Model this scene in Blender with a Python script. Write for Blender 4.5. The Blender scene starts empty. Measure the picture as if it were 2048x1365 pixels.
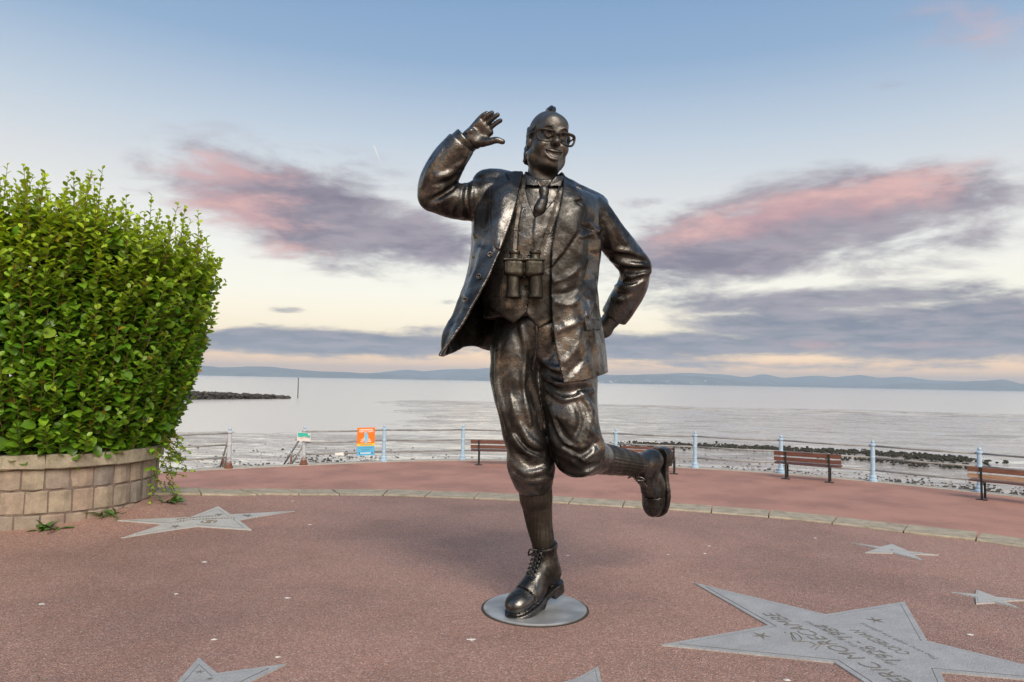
import bpy, bmesh, math, random
import numpy as np
from mathutils import Vector, Matrix

random.seed(7)
RNG = np.random.default_rng(7)
SC = bpy.context.scene
COL = SC.collection

# ------------------------------------------------------------------ camera
FPX = 1400.0                      # focal length in pixels of the 2048 px wide photograph
PITCH = math.radians(3.25)
ROLL = math.radians(1.11)
CAM_H = 1.05
_f = np.array([0, math.cos(PITCH), math.sin(PITCH)])
_r0 = np.array([1.0, 0, 0]); _u0 = np.array([0, -math.sin(PITCH), math.cos(PITCH)])
_r = math.cos(ROLL) * _r0 + math.sin(ROLL) * _u0
_u = -math.sin(ROLL) * _r0 + math.cos(ROLL) * _u0
CAM = np.array([0, 0, CAM_H])

cam = bpy.data.cameras.new('camera')
cam.sensor_width = 36.0
cam.lens = 36.0 * FPX / 2048.0
cam.clip_start = 0.05
cam.clip_end = 60000.0
camo = bpy.data.objects.new('camera', cam)
COL.objects.link(camo)
camo.matrix_world = Matrix(((_r[0], _u[0], -_f[0], 0), (_r[1], _u[1], -_f[1], 0), (_r[2], _u[2], -_f[2], CAM_H), (0, 0, 0, 1)))
SC.camera = camo

def ray(px, py):
    return _f + (px - 1024) / FPX * _r - (py - 682.5) / FPX * _u
def at_y(px, py, Y):
    """point on the pixel's line of sight at distance Y in front of the camera"""
    d = ray(px, py); return CAM + d * (Y / d[1])
def at_z(px, py, z):
    d = ray(px, py); return CAM + d * ((z - CAM_H) / d[2])
def sstep(t):
    t = np.clip(t, 0, 1); return t * t * (3 - 2 * t)
def ground_z(x, y):
    """the paved circle rises a little towards the planter"""
    return 0.13 * sstep((-np.asarray(x, float) - 1.2) / 1.6) * sstep((np.asarray(y, float) - 4.2) / 1.1)
def on_ground(px, py):
    z = 0.0
    for _ in range(25):
        P = at_z(px, py, z); z = float(ground_z(P[0], P[1]))
    return P

SC.cycles.max_bounces = 5
SC.cycles.diffuse_bounces = 2
SC.cycles.glossy_bounces = 2
SC.cycles.transmission_bounces = 4
SC.cycles.volume_bounces = 0

# ------------------------------------------------------------------ light, sky, exposure
SUN_AZ = math.radians(163.0)      # clockwise from +Y (view direction): behind the camera, to the right
SUN_EL = math.radians(38.0)
SC.view_settings.view_transform = 'Standard'
SC.view_settings.look = 'None'
SC.view_settings.exposure = 0.0
SC.view_settings.gamma = 1.0
SC.view_settings.use_curve_mapping = False

sun = bpy.data.lights.new('sun', 'SUN')
sun.energy = 4.0
sun.angle = math.radians(40.0)
sun.color = (1.0, 0.87, 0.72)
suno = bpy.data.objects.new('sun', sun)
COL.objects.link(suno)
sd = Vector((math.sin(SUN_AZ) * math.cos(SUN_EL), math.cos(SUN_AZ) * math.cos(SUN_EL), math.sin(SUN_EL)))
suno.rotation_euler = sd.to_track_quat('Z', 'Y').to_euler()
suno.location = sd * 30

class NT:
    """small helper to write node trees"""
    def __init__(s, tree): s.t = tree; s.n = tree.nodes; s.l = tree.links
    def new(s, typ, **kw):
        n = s.n.new(typ)
        for k, v in kw.items(): setattr(n, k, v)
        return n
    def put(s, sock, v):
        if hasattr(v, 'is_output') or isinstance(v, bpy.types.NodeSocket): s.l.new(v, sock)
        elif isinstance(v, (tuple, list)) and len(v) == 3 and sock.type == 'RGBA': sock.default_value = (*v, 1)
        else: sock.default_value = v
    def m(s, op, a, b=0.0, c=0.0):
        n = s.new('ShaderNodeMath', operation=op)
        for i, v in enumerate((a, b, c)): s.put(n.inputs[i], v)
        return n.outputs[0]
    def mix(s, f, a, b, mode='MIX'):
        n = s.new('ShaderNodeMix', data_type='RGBA', blend_type=mode)
        s.put(n.inputs[0], f); s.put(n.inputs[6], a); s.put(n.inputs[7], b)
        return n.outputs[2]
    def rng(s, v, a, b, c=0.0, d=1.0, smooth=True):
        n = s.new('ShaderNodeMapRange', interpolation_type='SMOOTHSTEP' if smooth else 'LINEAR')
        for i, x in enumerate((v, a, b, c, d)): s.put(n.inputs[i], x)
        return n.outputs[0]
    def ramp(s, v, stops):
        n = s.new('ShaderNodeValToRGB'); cr = n.color_ramp
        while len(cr.elements) < len(stops): cr.elements.new(0.5)
        for e, (p, c) in zip(cr.elements, stops): e.position = p; e.color = (*c, 1)
        s.put(n.inputs[0], v); return n.outputs[0]
    def noise(s, vec, scale, detail=4.0, rough=0.55, dist=0.0, out=0):
        n = s.new('ShaderNodeTexNoise')
        if vec is not None: s.put(n.inputs['Vector'], vec)
        n.inputs['Scale'].default_value = scale; n.inputs['Detail'].default_value = detail
        n.inputs['Roughness'].default_value = rough; n.inputs['Distortion'].default_value = dist
        return n.outputs[out]
    def vor(s, vec, scale, feature='F1', out='Distance', rnd=1.0):
        n = s.new('ShaderNodeTexVoronoi', feature=feature)
        if vec is not None: s.put(n.inputs['Vector'], vec)
        n.inputs['Scale'].default_value = scale; n.inputs['Randomness'].default_value = rnd
        return n.outputs[out]
    def comb(s, x, y, z):
        n = s.new('ShaderNodeCombineXYZ')
        for i, v in enumerate((x, y, z)): s.put(n.inputs[i], v)
        return n.outputs[0]

def srgb(r, g, b):
    f = lambda c: c / 12.92 if c <= 0.04045 else ((c + 0.055) / 1.055) ** 2.4
    return (f(r / 255), f(g / 255), f(b / 255))

world = bpy.data.worlds.new('World')
SC.world = world
world.use_nodes = True
W_ = NT(world.node_tree)
W_.n.clear()
bg = W_.new('ShaderNodeBackground'); wo = W_.new('ShaderNodeOutputWorld')
W_.l.new(bg.outputs[0], wo.inputs[0])
tc = W_.new('ShaderNodeTexCoord')
sep = W_.new('ShaderNodeSeparateXYZ'); W_.l.new(tc.outputs['Generated'], sep.inputs[0])
dx, dy, dz = sep.outputs
el = W_.m('ARCSINE', W_.m('MAXIMUM', W_.m('MINIMUM', dz, 1.0), -1.0))
az = W_.m('ARCTAN2', dx, dy)
nish = W_.new('ShaderNodeTexSky', sky_type='NISHITA')
nish.sun_disc = False
nish.sun_elevation = math.radians(6.0); nish.sun_rotation = SUN_AZ
nish.air_density = 1.0; nish.dust_density = 1.2
# evening gradient: peach at the horizon, cream, pale lilac-white, blue overhead
eln = W_.rng(el, 0.0, 1.2, 0.0, 1.0, smooth=False)
grad = W_.ramp(eln, [(0.0, (2.4, 1.25, 0.52)), (0.025, (2.0, 1.25, 0.62)), (0.055, (1.42, 1.22, 0.88)), (0.10, (1.24, 1.19, 1.03)), (0.155, (1.05, 1.05, 1.0)),
                     (0.205, srgb(240, 241, 241)), (0.275, srgb(206, 220, 235)), (0.36, srgb(153, 184, 219)), (0.46, srgb(124, 163, 208)), (1.0, srgb(118, 156, 200))])
nsk = W_.mix(1.0, nish.outputs[0], (0.10, 0.10, 0.10), 'MULTIPLY')
base = W_.mix(0.12, grad, nsk)
# cloud layer: noise laid out on a flat layer above, so that it streaks towards the horizon
den = W_.m('ADD', W_.m('MAXIMUM', dz, 0.0), 0.10)
cu = W_.m('DIVIDE', dx, den); cv = W_.m('DIVIDE', dy, den)
cvec = W_.comb(cu, cv, 0.0)
avec = W_.comb(W_.m('MULTIPLY', az, 3.0), W_.m('MULTIPLY', el, 9.0), 0.0)
n1 = W_.noise(avec, 2.0, 6.0, 0.62, 0.3)
n2 = W_.noise(cvec, 1.7, 4.0, 0.64, 0.2)
nn = W_.m('ADD', W_.m('MULTIPLY', n1, 0.65), W_.m('MULTIPLY', n2, 0.35))
nz = W_.m('SUBTRACT', nn, 0.5)
def dir_azel(px, py):
    d = ray(px, py); d = d / np.linalg.norm(d)
    return math.atan2(d[0], d[1]), math.asin(d[2])
def blob(px, py, rx, ry, slope=0.0, amp=1.0):
    a0, e0 = dir_azel(px, py)
    da = W_.m('SUBTRACT', az, a0); de = W_.m('SUBTRACT', W_.m('SUBTRACT', el, e0), W_.m('MULTIPLY', da, slope))
    ua = W_.m('MULTIPLY', da, FPX / rx); ue = W_.m('MULTIPLY', de, FPX / ry)
    q = W_.m('MULTIPLY_ADD', ua, ua, W_.m('MULTIPLY', ue, ue))
    return W_.m('MULTIPLY', W_.m('EXPONENT', W_.m('MULTIPLY', q, -1.0)), amp)
CLOUDS = [(470, 395, 170, 75, -0.1, 0.8), (620, 420, 250, 95, -0.12, 1.1), (830, 480, 230, 48, -0.12, 0.95), (540, 330, 90, 30, 0.1, .35),
          (1560, 465, 350, 85, 0.14, 1.15), (1780, 400, 170, 55, 0.2, 0.7), (1450, 520, 300, 45, 0.0, 0.8), (1800, 500, 190, 50, 0, .6), (1285, 405, 60, 16, 0, .45),
          (640, 684, 390, 25, 0.0, 1.25), (860, 660, 90, 14, 0, .5), (580, 618, 45, 9, 0, .55), (890, 604, 30, 8, 0, .5), (520, 650, 30, 6, 0, .4),
          (1820, 660, 470, 58, 0.0, 1.15), (1330, 690, 360, 34, 0.0, 1.1), (1620, 605, 440, 34, 0.0, 0.8), (1950, 575, 120, 20, 0, .5), (1280, 645, 70, 12, 0, .4), (1500, 730, 500, 14, 0, .55),
          (1960, 60, 150, 70, -0.3, 0.26), (1790, 170, 50, 12, 0, .25)]
msk = None
for c in CLOUDS:
    b = blob(*c); msk = b if msk is None else W_.m('MAXIMUM', msk, b)
# the same kind of broken cloud goes on round the rest of the sky
lowf = W_.noise(W_.comb(W_.m('MULTIPLY', dx, 2.2), W_.m('MULTIPLY', dy, 2.2), W_.m('MULTIPLY', dz, 6.0)), 1.0, 2.0, 0.5)
aside = W_.rng(W_.m('ABSOLUTE', az), 0.72, 0.95)
band = W_.m('MULTIPLY', W_.rng(el, 0.5, 0.3), W_.rng(el, -0.02, 0.02))
gen = W_.m('MULTIPLY', W_.m('MULTIPLY', W_.rng(lowf, 0.45, 0.66), aside), band)
msk = W_.m('MAXIMUM', msk, gen)
dens = W_.rng(W_.m('ADD', msk, W_.m('MULTIPLY', nz, 2.6)), 0.17, 0.80)
dens = W_.m('MULTIPLY', dens, W_.rng(msk, 0.05, 0.3))
# warm light on the upper, higher clouds; blue-grey on the low ones
nwarm = W_.noise(avec, 3.4, 4.0, 0.66)
LIT = [(430, 430, 150, 80, 0, 1.0), (520, 500, 130, 28, 0, .8), (430, 345, 140, 40, 0, .9), (600, 350, 120, 25, 0, .5), (1560, 425, 300, 36, 0.16, 1.0), (1770, 385, 190, 40, 0.2, 1.0), (1960, 60, 260, 130, 0, .8), (1620, 690, 120, 12, 0, .5), (1900, 690, 200, 8, 0, .4)]
lit = None
for c in LIT:
    b = blob(*c); lit = b if lit is None else W_.m('MAXIMUM', lit, b)
lit = W_.m('MAXIMUM', lit, W_.m('MULTIPLY', gen, W_.rng(el, 0.12, 0.3)))
warm = W_.rng(W_.m('ADD', lit, W_.m('MULTIPLY', W_.m('SUBTRACT', nwarm, 0.5), 1.8)), 0.15, 1.0)
pale = W_.mix(W_.rng(n1, 0.36, 0.64), srgb(186, 150, 160), srgb(226, 182, 178))
thick = W_.mix(W_.rng(el, 0.04, 0.2), srgb(116, 128, 150), srgb(126, 120, 140))
thick = W_.mix(W_.rng(n2, 0.35, 0.65), thick, W_.mix(0.6, thick, srgb(190, 180, 188)))
ccol = W_.mix(warm, thick, pale)
sky = W_.mix(W_.m('MULTIPLY', dens, 0.97), base, ccol)
# a short vapour trail
a0, e0 = dir_azel(748, 292); a1, e1 = dir_azel(762, 328)
tt = W_.m('DIVIDE', W_.m('SUBTRACT', el, e1), e0 - e1)
off = W_.m('ABSOLUTE', W_.m('SUBTRACT', W_.m('SUBTRACT', az, a1), W_.m('MULTIPLY', tt, a0 - a1)))
wid = W_.m('MULTIPLY', W_.rng(tt, 0.0, 1.0, 0.4, 1.0), 0.0013)
trail = W_.m('MULTIPLY', W_.rng(W_.m('DIVIDE', off, wid), 1.0, 0.3), W_.m('MULTIPLY', W_.rng(tt, 0.0, 0.3), W_.rng(tt, 1.05, 0.97)))
sky = W_.mix(W_.m('MULTIPLY', trail, 0.75), sky, srgb(252, 244, 236))
W_.put(bg.inputs[0], sky)
bg.inputs[1].default_value = 1.0

# ------------------------------------------------------------------ materials
MATS = {}
def mat(name):
    if name in MATS: return MATS[name], None, None
    m = bpy.data.materials.new(name); m.use_nodes = True
    N = NT(m.node_tree)
    b = N.n['Principled BSDF']; MATS[name] = m
    return m, N, b
def coords(N, kind='Object'):
    return N.new('ShaderNodeTexCoord').outputs[kind]
def world_pos(N):
    return N.new('ShaderNodeNewGeometry').outputs['Position']
def bump(N, b, h, dist=0.01, strength=1.0):
    n = N.new('ShaderNodeBump'); n.inputs['Distance'].default_value = dist; n.inputs['Strength'].default_value = strength
    N.put(n.inputs['Height'], h); N.l.new(n.outputs[0], b.inputs['Normal'])

def simple(name, col, rough=0.6, metal=0.0, var=0.15, scale=8.0, bumpd=0.0, spec=0.5):
    m, N, b = mat(name)
    if N is None: return m
    p = world_pos(N)
    n = N.noise(p, scale, 5.0)
    dark = tuple(c * (1 - var) for c in col); lite = tuple(min(1, c * (1 + var)) for c in col)
    N.put(b.inputs['Base Color'], N.mix(N.rng(n, 0.3, 0.7), dark, lite))
    b.inputs['Roughness'].default_value = rough; b.inputs['Metallic'].default_value = metal
    b.inputs['Specular IOR Level'].default_value = spec
    if bumpd: bump(N, b, N.noise(p, scale * 3, 5.0), bumpd)
    return m

def asphalt(name, mid, grain):
    m, N, b = mat(name)
    p = world_pos(N)
    g1 = N.vor(p, 210.0, out='Color')
    sepc = N.new('ShaderNodeSeparateColor'); N.l.new(g1, sepc.inputs[0])
    v = sepc.outputs[0]
    dk = tuple(c * 0.42 for c in mid); lt = (min(1, mid[0] * 1.55), min(1, mid[1] * 1.75), min(1, mid[2] * 1.8))
    grey = (mid[0] * .62, mid[1] * .85, mid[2] * .9)
    c = N.ramp(v, [(0.0, dk), (0.2, tuple(x * .75 for x in mid)), (0.5, mid), (0.78, tuple(x * 1.15 for x in mid)), (0.93, lt), (1.0, (0.55, .46, .42))])
    c = N.mix(N.m('MULTIPLY', N.rng(sepc.outputs[1], 0.7, 0.75), 0.7), c, grey)
    c = N.mix(1.0 - grain, c, mid)
    big = N.noise(p, 0.8, 6.0, 0.6)
    c = N.mix(N.rng(big, 0.38, 0.66, 0.0, 0.75), c, N.mix(1.0, c, (0.66, 0.68, 0.70), 'MULTIPLY'))
    med = N.noise(p, 3.1, 5.0, 0.65)
    c = N.mix(N.rng(med, 0.5, 0.75, 0.0, 0.35), c, N.mix(1.0, c, (1.2, 1.02, 0.92), 'MULTIPLY'))
    fn = N.noise(p, 26.0, 3.0, 0.6)
    c = N.mix(N.rng(fn, 0.35, 0.7, 0.0, 0.3), c, N.mix(1.0, c, (0.78, 0.78, 0.78), 'MULTIPLY'))
    N.put(b.inputs['Base Color'], c)
    b.inputs['Roughness'].default_value = 0.75
    b.inputs['Specular IOR Level'].default_value = 0.35
    bump(N, b, N.m('ADD', N.m('MULTIPLY', N.vor(p, 170.0), -0.7), N.m('MULTIPLY', fn, 0.6)), 0.006, 0.9 * grain)
    return m
M_ASPHALT = asphalt('red_asphalt', (0.395, 0.222, 0.170), 0.85)
M_PROM = asphalt('red_promenade', (0.45, 0.225, 0.165), 0.45)

def stone(name, col, var=0.25, rough=0.85, moss=0.0, per_object=0.0, fine=1.0):
    m, N, b = mat(name)
    p = world_pos(N)
    n = N.noise(p, 9.0, 7.0, 0.65); n2 = N.noise(p, 120.0, 3.0, 0.7)
    c = N.mix(N.rng(n, 0.3, 0.7), tuple(x * (1 - var) for x in col), tuple(x * (1 + var) for x in col))
    c = N.mix(N.rng(n2, 0.35, 0.75, 0.0, 0.5 * fine), c, tuple(x * 0.40 for x in col))
    c = N.mix(N.rng(n2, 0.6, 0.72, 0.0, 0.35 * fine), c, tuple(min(1, x * 1.5) for x in col))
    if per_object:
        oi = N.new('ShaderNodeObjectInfo').outputs['Random']
        c = N.mix(per_object, c, N.mix(1.0, c, N.ramp(oi, [(0.0, (0.62, 0.64, 0.72)), (0.25, (1.1, .95, .85)), (0.5, (1.05, 1.02, 0.85)), (0.75, (1.2, 0.95, .86)), (1.0, (0.85, 0.82, .76))]), 'MULTIPLY'))
    if moss:
        mm = N.rng(N.noise(p, 14.0, 6.0, 0.7), 0.5, 0.7, 0.0, moss)
        c = N.mix(mm, c, (0.11, 0.125, 0.05))
    N.put(b.inputs['Base Color'], c); b.inputs['Roughness'].default_value = rough
    b.inputs['Specular IOR Level'].default_value = 0.3
    bump(N, b, N.m('ADD', n2, N.m('MULTIPLY', n, 2.0)), 0.004, 0.8)
    return m
M_KERB = stone('kerb_stone', (0.42, 0.36, 0.265), 0.2, moss=0.45)
M_SETT = stone('sett_stone', (0.315, 0.275, 0.225), 0.25, per_object=0.6, moss=0.15, fine=.6)
M_CAP = stone('cap_stone', (0.36, 0.32, 0.24), 0.25, moss=0.5)
M_MORTAR = stone('mortar', (0.20, 0.155, 0.13), 0.2)
M_GRAN = stone('grey_granite', (0.39, 0.39, 0.385), 0.10, rough=0.5)
M_GRANL = stone('pale_granite', (0.47, 0.46, 0.43), 0.10, rough=0.5)
M_CONC = stone('pale_concrete', (0.50, 0.45, 0.37), 0.2)
M_GROOVE = simple('groove_dark', (0.10, 0.10, 0.098), 0.9)
M_LETTER = simple('engraved_letter', (0.18, 0.16, 0.13), 0.8, var=0.3, scale=60)

# ------------------------------------------------------------------ object helpers
def tag(o, label=None, cat=None, group=None, kind=None):
    if label: o['label'] = label
    if cat: o['category'] = cat
    if group: o['group'] = group
    if kind: o['kind'] = kind
    return o
def empty(name, loc, label=None, cat=None, group=None, rotz=0.0):
    o = bpy.data.objects.new(name, None); COL.objects.link(o)
    o.empty_display_size = 0.1
    o.location = loc; o.rotation_euler = (0, 0, rotz)
    return tag(o, label, cat, group)
def mk(name, verts, faces, material, parent=None, smooth=False, origin=None):
    """one mesh object; vertices are world positions when origin is given"""
    v = np.asarray(verts, float).reshape(-1, 3)
    if origin is not None: v = v - np.asarray(origin, float)
    me = bpy.data.meshes.new(name)
    me.from_pydata(v.tolist() if len(v) < 50000 else v, [], faces if isinstance(faces, list) else faces.tolist())
    me.validate()
    if material is not None: me.materials.append(material)
    if smooth: me.polygons.foreach_set('use_smooth', np.ones(len(me.polygons), bool))
    me.update()
    o = bpy.data.objects.new(name, me); COL.objects.link(o)
    if parent is not None: o.parent = parent
    elif origin is not None: o.location = origin
    return o
def mk_mesh(name, me, parent=None, loc=None):
    o = bpy.data.objects.new(name, me); COL.objects.link(o)
    if parent is not None: o.parent = parent
    if loc is not None: o.location = loc
    return o

class MB:
    """collects boxes, tubes, lathes into one mesh"""
    def __init__(s): s.v = []; s.f = []
    def add(s, v, f):
        n = len(s.v); s.v.extend([tuple(map(float, q)) for q in v]); s.f.extend([[i + n for i in q] for q in f]); return s
    def box(s, c, sz, M=None, bev=0.0):
        hx, hy, hz = sz[0] / 2, sz[1] / 2, sz[2] / 2
        bm = bmesh.new(); bmesh.ops.create_cube(bm, size=1.0)
        for q in bm.verts: q.co = Vector((q.co.x * sz[0], q.co.y * sz[1], q.co.z * sz[2]))
        if bev: bmesh.ops.bevel(bm, geom=bm.edges[:], offset=bev, segments=1, affect='EDGES')
        vs = [q.co.copy() for q in bm.verts]; bm.verts.index_update()
        fs = [[q.index for q in f.verts] for f in bm.faces]; bm.free()
        if M is not None: vs = [M @ q for q in vs]
        return s.add([(q.x + c[0], q.y + c[1], q.z + c[2]) for q in vs], fs)
    def tube(s, pts, r, n=8, cap=True):
        pts = [Vector(p) for p in pts]; rs = r if isinstance(r, (list, tuple)) else [r] * len(pts)
        vs = []; fs = []; prev = None
        for i, p in enumerate(pts):
            t = (pts[min(i + 1, len(pts) - 1)] - pts[max(i - 1, 0)]).normalized()
            a = prev if prev is not None else (Vector((0, 0, 1)) if abs(t.z) < 0.9 else Vector((1, 0, 0)))
            u = (a - t * a.dot(t)).normalized(); w = t.cross(u); prev = u
            for k in range(n):
                g = 2 * math.pi * k / n
                vs.append(p + (u * math.cos(g) + w * math.sin(g)) * rs[i])
        for i in range(len(pts) - 1):
            for k in range(n):
                k2 = (k + 1) % n
                fs.append([i * n + k, i * n + k2, (i + 1) * n + k2, (i + 1) * n + k])
        if cap: fs.append(list(range(n))[::-1]); fs.append([(len(pts) - 1) * n + k for k in range(n)])
        return s.add(vs, fs)
    def lathe(s, prof, c=(0, 0, 0), n=16):
        vs = []; fs = []
        for r, z in prof:
            for k in range(n):
                g = 2 * math.pi * k / n; vs.append((c[0] + r * math.cos(g), c[1] + r * math.sin(g), c[2] + z))
        for i in range(len(prof) - 1):
            for k in range(n):
                k2 = (k + 1) % n; fs.append([i * n + k, i * n + k2, (i + 1) * n + k2, (i + 1) * n + k])
        fs.append(list(range(n))[::-1]); fs.append([(len(prof) - 1) * n + k for k in range(n)])
        return s.add(vs, fs)
    def build(s, name, material, parent=None, smooth=False, origin=None):
        return mk(name, s.v, s.f, material, parent, smooth, origin)

def spline(P, n):
    """Catmull-Rom through the points, n samples for each span"""
    P = np.asarray(P, float); Q = np.vstack([2 * P[0] - P[1], P, 2 * P[-1] - P[-2]]); out = []
    for i in range(1, len(Q) - 2):
        t = np.linspace(0, 1, n, endpoint=False)[:, None]
        a, b, c, d = Q[i - 1], Q[i], Q[i + 1], Q[i + 2]
        out.append(0.5 * (2 * b + (c - a) * t + (2 * a - 5 * b + 4 * c - d) * t * t + (3 * b - a - 3 * c + d) * t ** 3))
    out.append(P[-1][None]); return np.vstack(out)
def resample(P, step):
    P = np.asarray(P, float); L = np.r_[0, np.cumsum(np.linalg.norm(np.diff(P, axis=0), axis=1))]
    s = np.arange(0, L[-1], step)
    return np.stack([np.interp(s, L, P[:, k]) for k in range(P.shape[1])], 1)

# ================================================================== THE SETTING
PROM_Z = -1.5
SEA_Z = -6.0
# ---- paved circle (its far edge is the line of kerb stones)
edge_px = [(430, 992), (560, 991), (720, 992), (870, 996), (1020, 1002), (1190, 1012), (1380, 1024), (1600, 1042), (1835, 1070), (2048, 1097)]
edge = np.array([on_ground(*q)[:2] for q in edge_px])
edge = np.vstack([[(-5.6, 2.2), (-4.6, 4.0), (-3.4, 5.0)], edge, [(4.5, 3.4), (5.0, 1.8), (5.1, 0.0)]])
edge_s = spline(edge, 12)
cen = np.array([-0.1, 0.6])
back_a = np.linspace(math.atan2(*(edge_s[-1] - cen)[::-1]), math.atan2(*(edge_s[0] - cen)[::-1]) - 2 * math.pi, 40)[1:-1]
r0_, r1_ = np.linalg.norm(edge_s[-1] - cen), np.linalg.norm(edge_s[0] - cen)
back = np.array([cen + (r0_ + (r1_ - r0_) * i / 38) * np.array([math.cos(a), math.sin(a)]) for i, a in enumerate(back_a)])
rim = np.vstack([edge_s, back])
vs = []; fs = []; NR = 26
for j in range(NR + 1):
    for q in rim:
        p = cen + (q - cen) * (j / NR); vs.append((p[0], p[1], float(ground_z(p[0], p[1]))))
n = len(rim)
for j in range(NR):
    for i in range(n):
        i2 = (i + 1) % n
        fs.append([j * n + i, (j + 1) * n + i, (j + 1) * n + i2, j * n + i2] if j else [0, n + i, n + i2])
tag(mk('pavement', vs, fs, M_ASPHALT, smooth=True), kind='structure')

# ---- kerb stones along the rim and the steps below them
kerb = tag(bpy.data.objects.new('kerb', None), kind='structure'); COL.objects.link(kerb)
line = resample(np.vstack([edge_s]), 0.02)
seglen = 0.43; i0 = 0; per = int(seglen / 0.02)
while i0 + 4 < len(line) - 1:
    i1 = min(i0 + per + random.randint(-3, 3), len(line) - 1)
    seg = line[np.unique(np.r_[np.arange(i0, i1, 3), i1])]
    if len(seg) < 2: break
    v = []; f = []
    dz_ = random.uniform(-0.003, 0.004)
    for a, q in enumerate(seg):
        t = seg[min(a + 1, len(seg) - 1)] - seg[max(a - 1, 0)]; t = t / np.linalg.norm(t); nrm = np.array([-t[1], t[0]])
        if np.dot(nrm, q - cen) < 0: nrm = -nrm
        sh = 0.005 * t * (1 if a == 0 else (-1 if a == len(seg) - 1 else 0))
        gz = float(ground_z(*q)) + 0.012 + dz_
        for w, z in ((0.004, gz - 0.16), (0.004, gz - 0.008), (0.012, gz), (0.307, gz), (0.315, gz - 0.008), (0.315, gz - 0.16)):
            p = q + nrm * w + sh; v.append((p[0], p[1], z))
    m_ = 6
    for a in range(len(seg) - 1):
        for b_ in range(m_):
            b2 = (b_ + 1) % m_; f.append([a * m_ + b_, a * m_ + b2, (a + 1) * m_ + b2, (a + 1) * m_ + b_])
    f.append(list(range(m_))); f.append([(len(seg) - 1) * m_ + k for k in range(m_)][::-1])
    mk('kerb_stone', v, f, M_KERB, kerb)
    i0 = i1
v = []; f = []; prof = [(0.322, -0.09)]
zc = -0.09; wc = 0.322
while zc > PROM_Z + 0.1:
    zc -= 0.157; prof.append((wc, zc)); wc += 0.30; prof.append((wc, zc))
prof[-2] = (prof[-2][0], PROM_Z - 0.05); prof = prof[:-1]
ks = line[::8]
for a, q in enumerate(ks):
    t = ks[min(a + 1, len(ks) - 1)] - ks[max(a - 1, 0)]; t = t / np.linalg.norm(t); nrm = np.array([-t[1], t[0]])
    if np.dot(nrm, q - cen) < 0: nrm = -nrm
    for w, z in prof: p = q + nrm * w; v.append((p[0], p[1], z))
m_ = len(prof)
for a in range(len(ks) - 1):
    for b_ in range(m_ - 1): f.append([a * m_ + b_, a * m_ + b_ + 1, (a + 1) * m_ + b_ + 1, (a + 1) * m_ + b_])
tag(mk('steps', v, f, M_CONC), kind='structure')

# ---- promenade below, its coping and the sea wall
post_px = [(457, 938), (607, 931), (767, 924), (925, 921), (1078, 923), (1231, 930), (1390, 937), (1562, 948), (1746, 964), (1960, 986)]
posts = np.array([at_z(x, y, PROM_Z)[:2] for x, y in post_px])
left_posts = np.array([posts[0] + (posts[0] - posts[1]) * k * np.array([1.0, 1.15]) for k in (3, 2, 1)])
right_posts = np.array([posts[-1] + (posts[-1] - posts[-2]) * k * np.array([0.92, 1.1]) for k in (1, 2)])
allp = np.vstack([left_posts, posts, right_posts])
sea_edge = spline(np.vstack([[(-70, -25), (-35, 2)], allp, [(24, 2), (45, -25)]]), 8)
nrm_e = np.gradient(sea_edge, axis=0); nrm_e = np.stack([-nrm_e[:, 1], nrm_e[:, 0]], 1); nrm_e /= np.linalg.norm(nrm_e, axis=1)[:, None]
inner = sea_edge - nrm_e * 0.12; outer = sea_edge + nrm_e * 0.30
v = []; f = []
for a in range(len(inner)):
    p = inner[a]
    for k in range(9):
        t = k / 8; v.append((p[0] * (1 - t) + 0 * t, p[1] * (1 - t) - 40 * t, PROM_Z))
for a in range(len(inner) - 1):
    for k in range(8): f.append([a * 9 + k, a * 9 + k + 1, (a + 1) * 9 + k + 1, (a + 1) * 9 + k])
tag(mk('promenade', v, f, M_PROM), kind='structure')
v = []; f = []
for a in range(len(inner)):
    for p, z in ((inner[a], PROM_Z - .2), (inner[a], PROM_Z + 0.012), (outer[a], PROM_Z + 0.012), (outer[a], PROM_Z - 0.3), (outer[a] - nrm_e[a] * 0.08, PROM_Z - 0.3), (outer[a] + nrm_e[a] * 0.9, SEA_Z - 1.0)):
        v.append((p[0], p[1], z))
for a in range(len(inner) - 1):
    for k in range(5): f.append([a * 6 + k, a * 6 + k + 1, (a + 1) * 6 + k + 1, (a + 1) * 6 + k])
tag(mk('sea_wall', v, f, M_CONC), kind='structure')

# ---- sea, beach
m, N, b = mat('sea_water'); M_SEA = m
p = world_pos(N)
N.put(b.inputs['Base Color'], (0.64, 0.60, 0.53)); b.inputs['Roughness'].default_value = 0.26
b.inputs['IOR'].default_value = 1.33
sx = N.new('ShaderNodeMapping'); N.l.new(p, sx.inputs[0]); sx.inputs['Scale'].default_value = (0.25, 1.0, 1.0)
bump(N, b, N.m('ADD', N.noise(sx.outputs[0], 0.5, 4.0), N.m('MULTIPLY', N.noise(sx.outputs[0], 0.035, 3.0), 3.0)), 0.05, 0.5)
tag(mk('sea', [(-16000, 22, SEA_Z), (16000, 22, SEA_Z), (16000, 14000, SEA_Z), (-16000, 14000, SEA_Z)], [[0, 1, 2, 3]], M_SEA), kind='structure')

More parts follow.
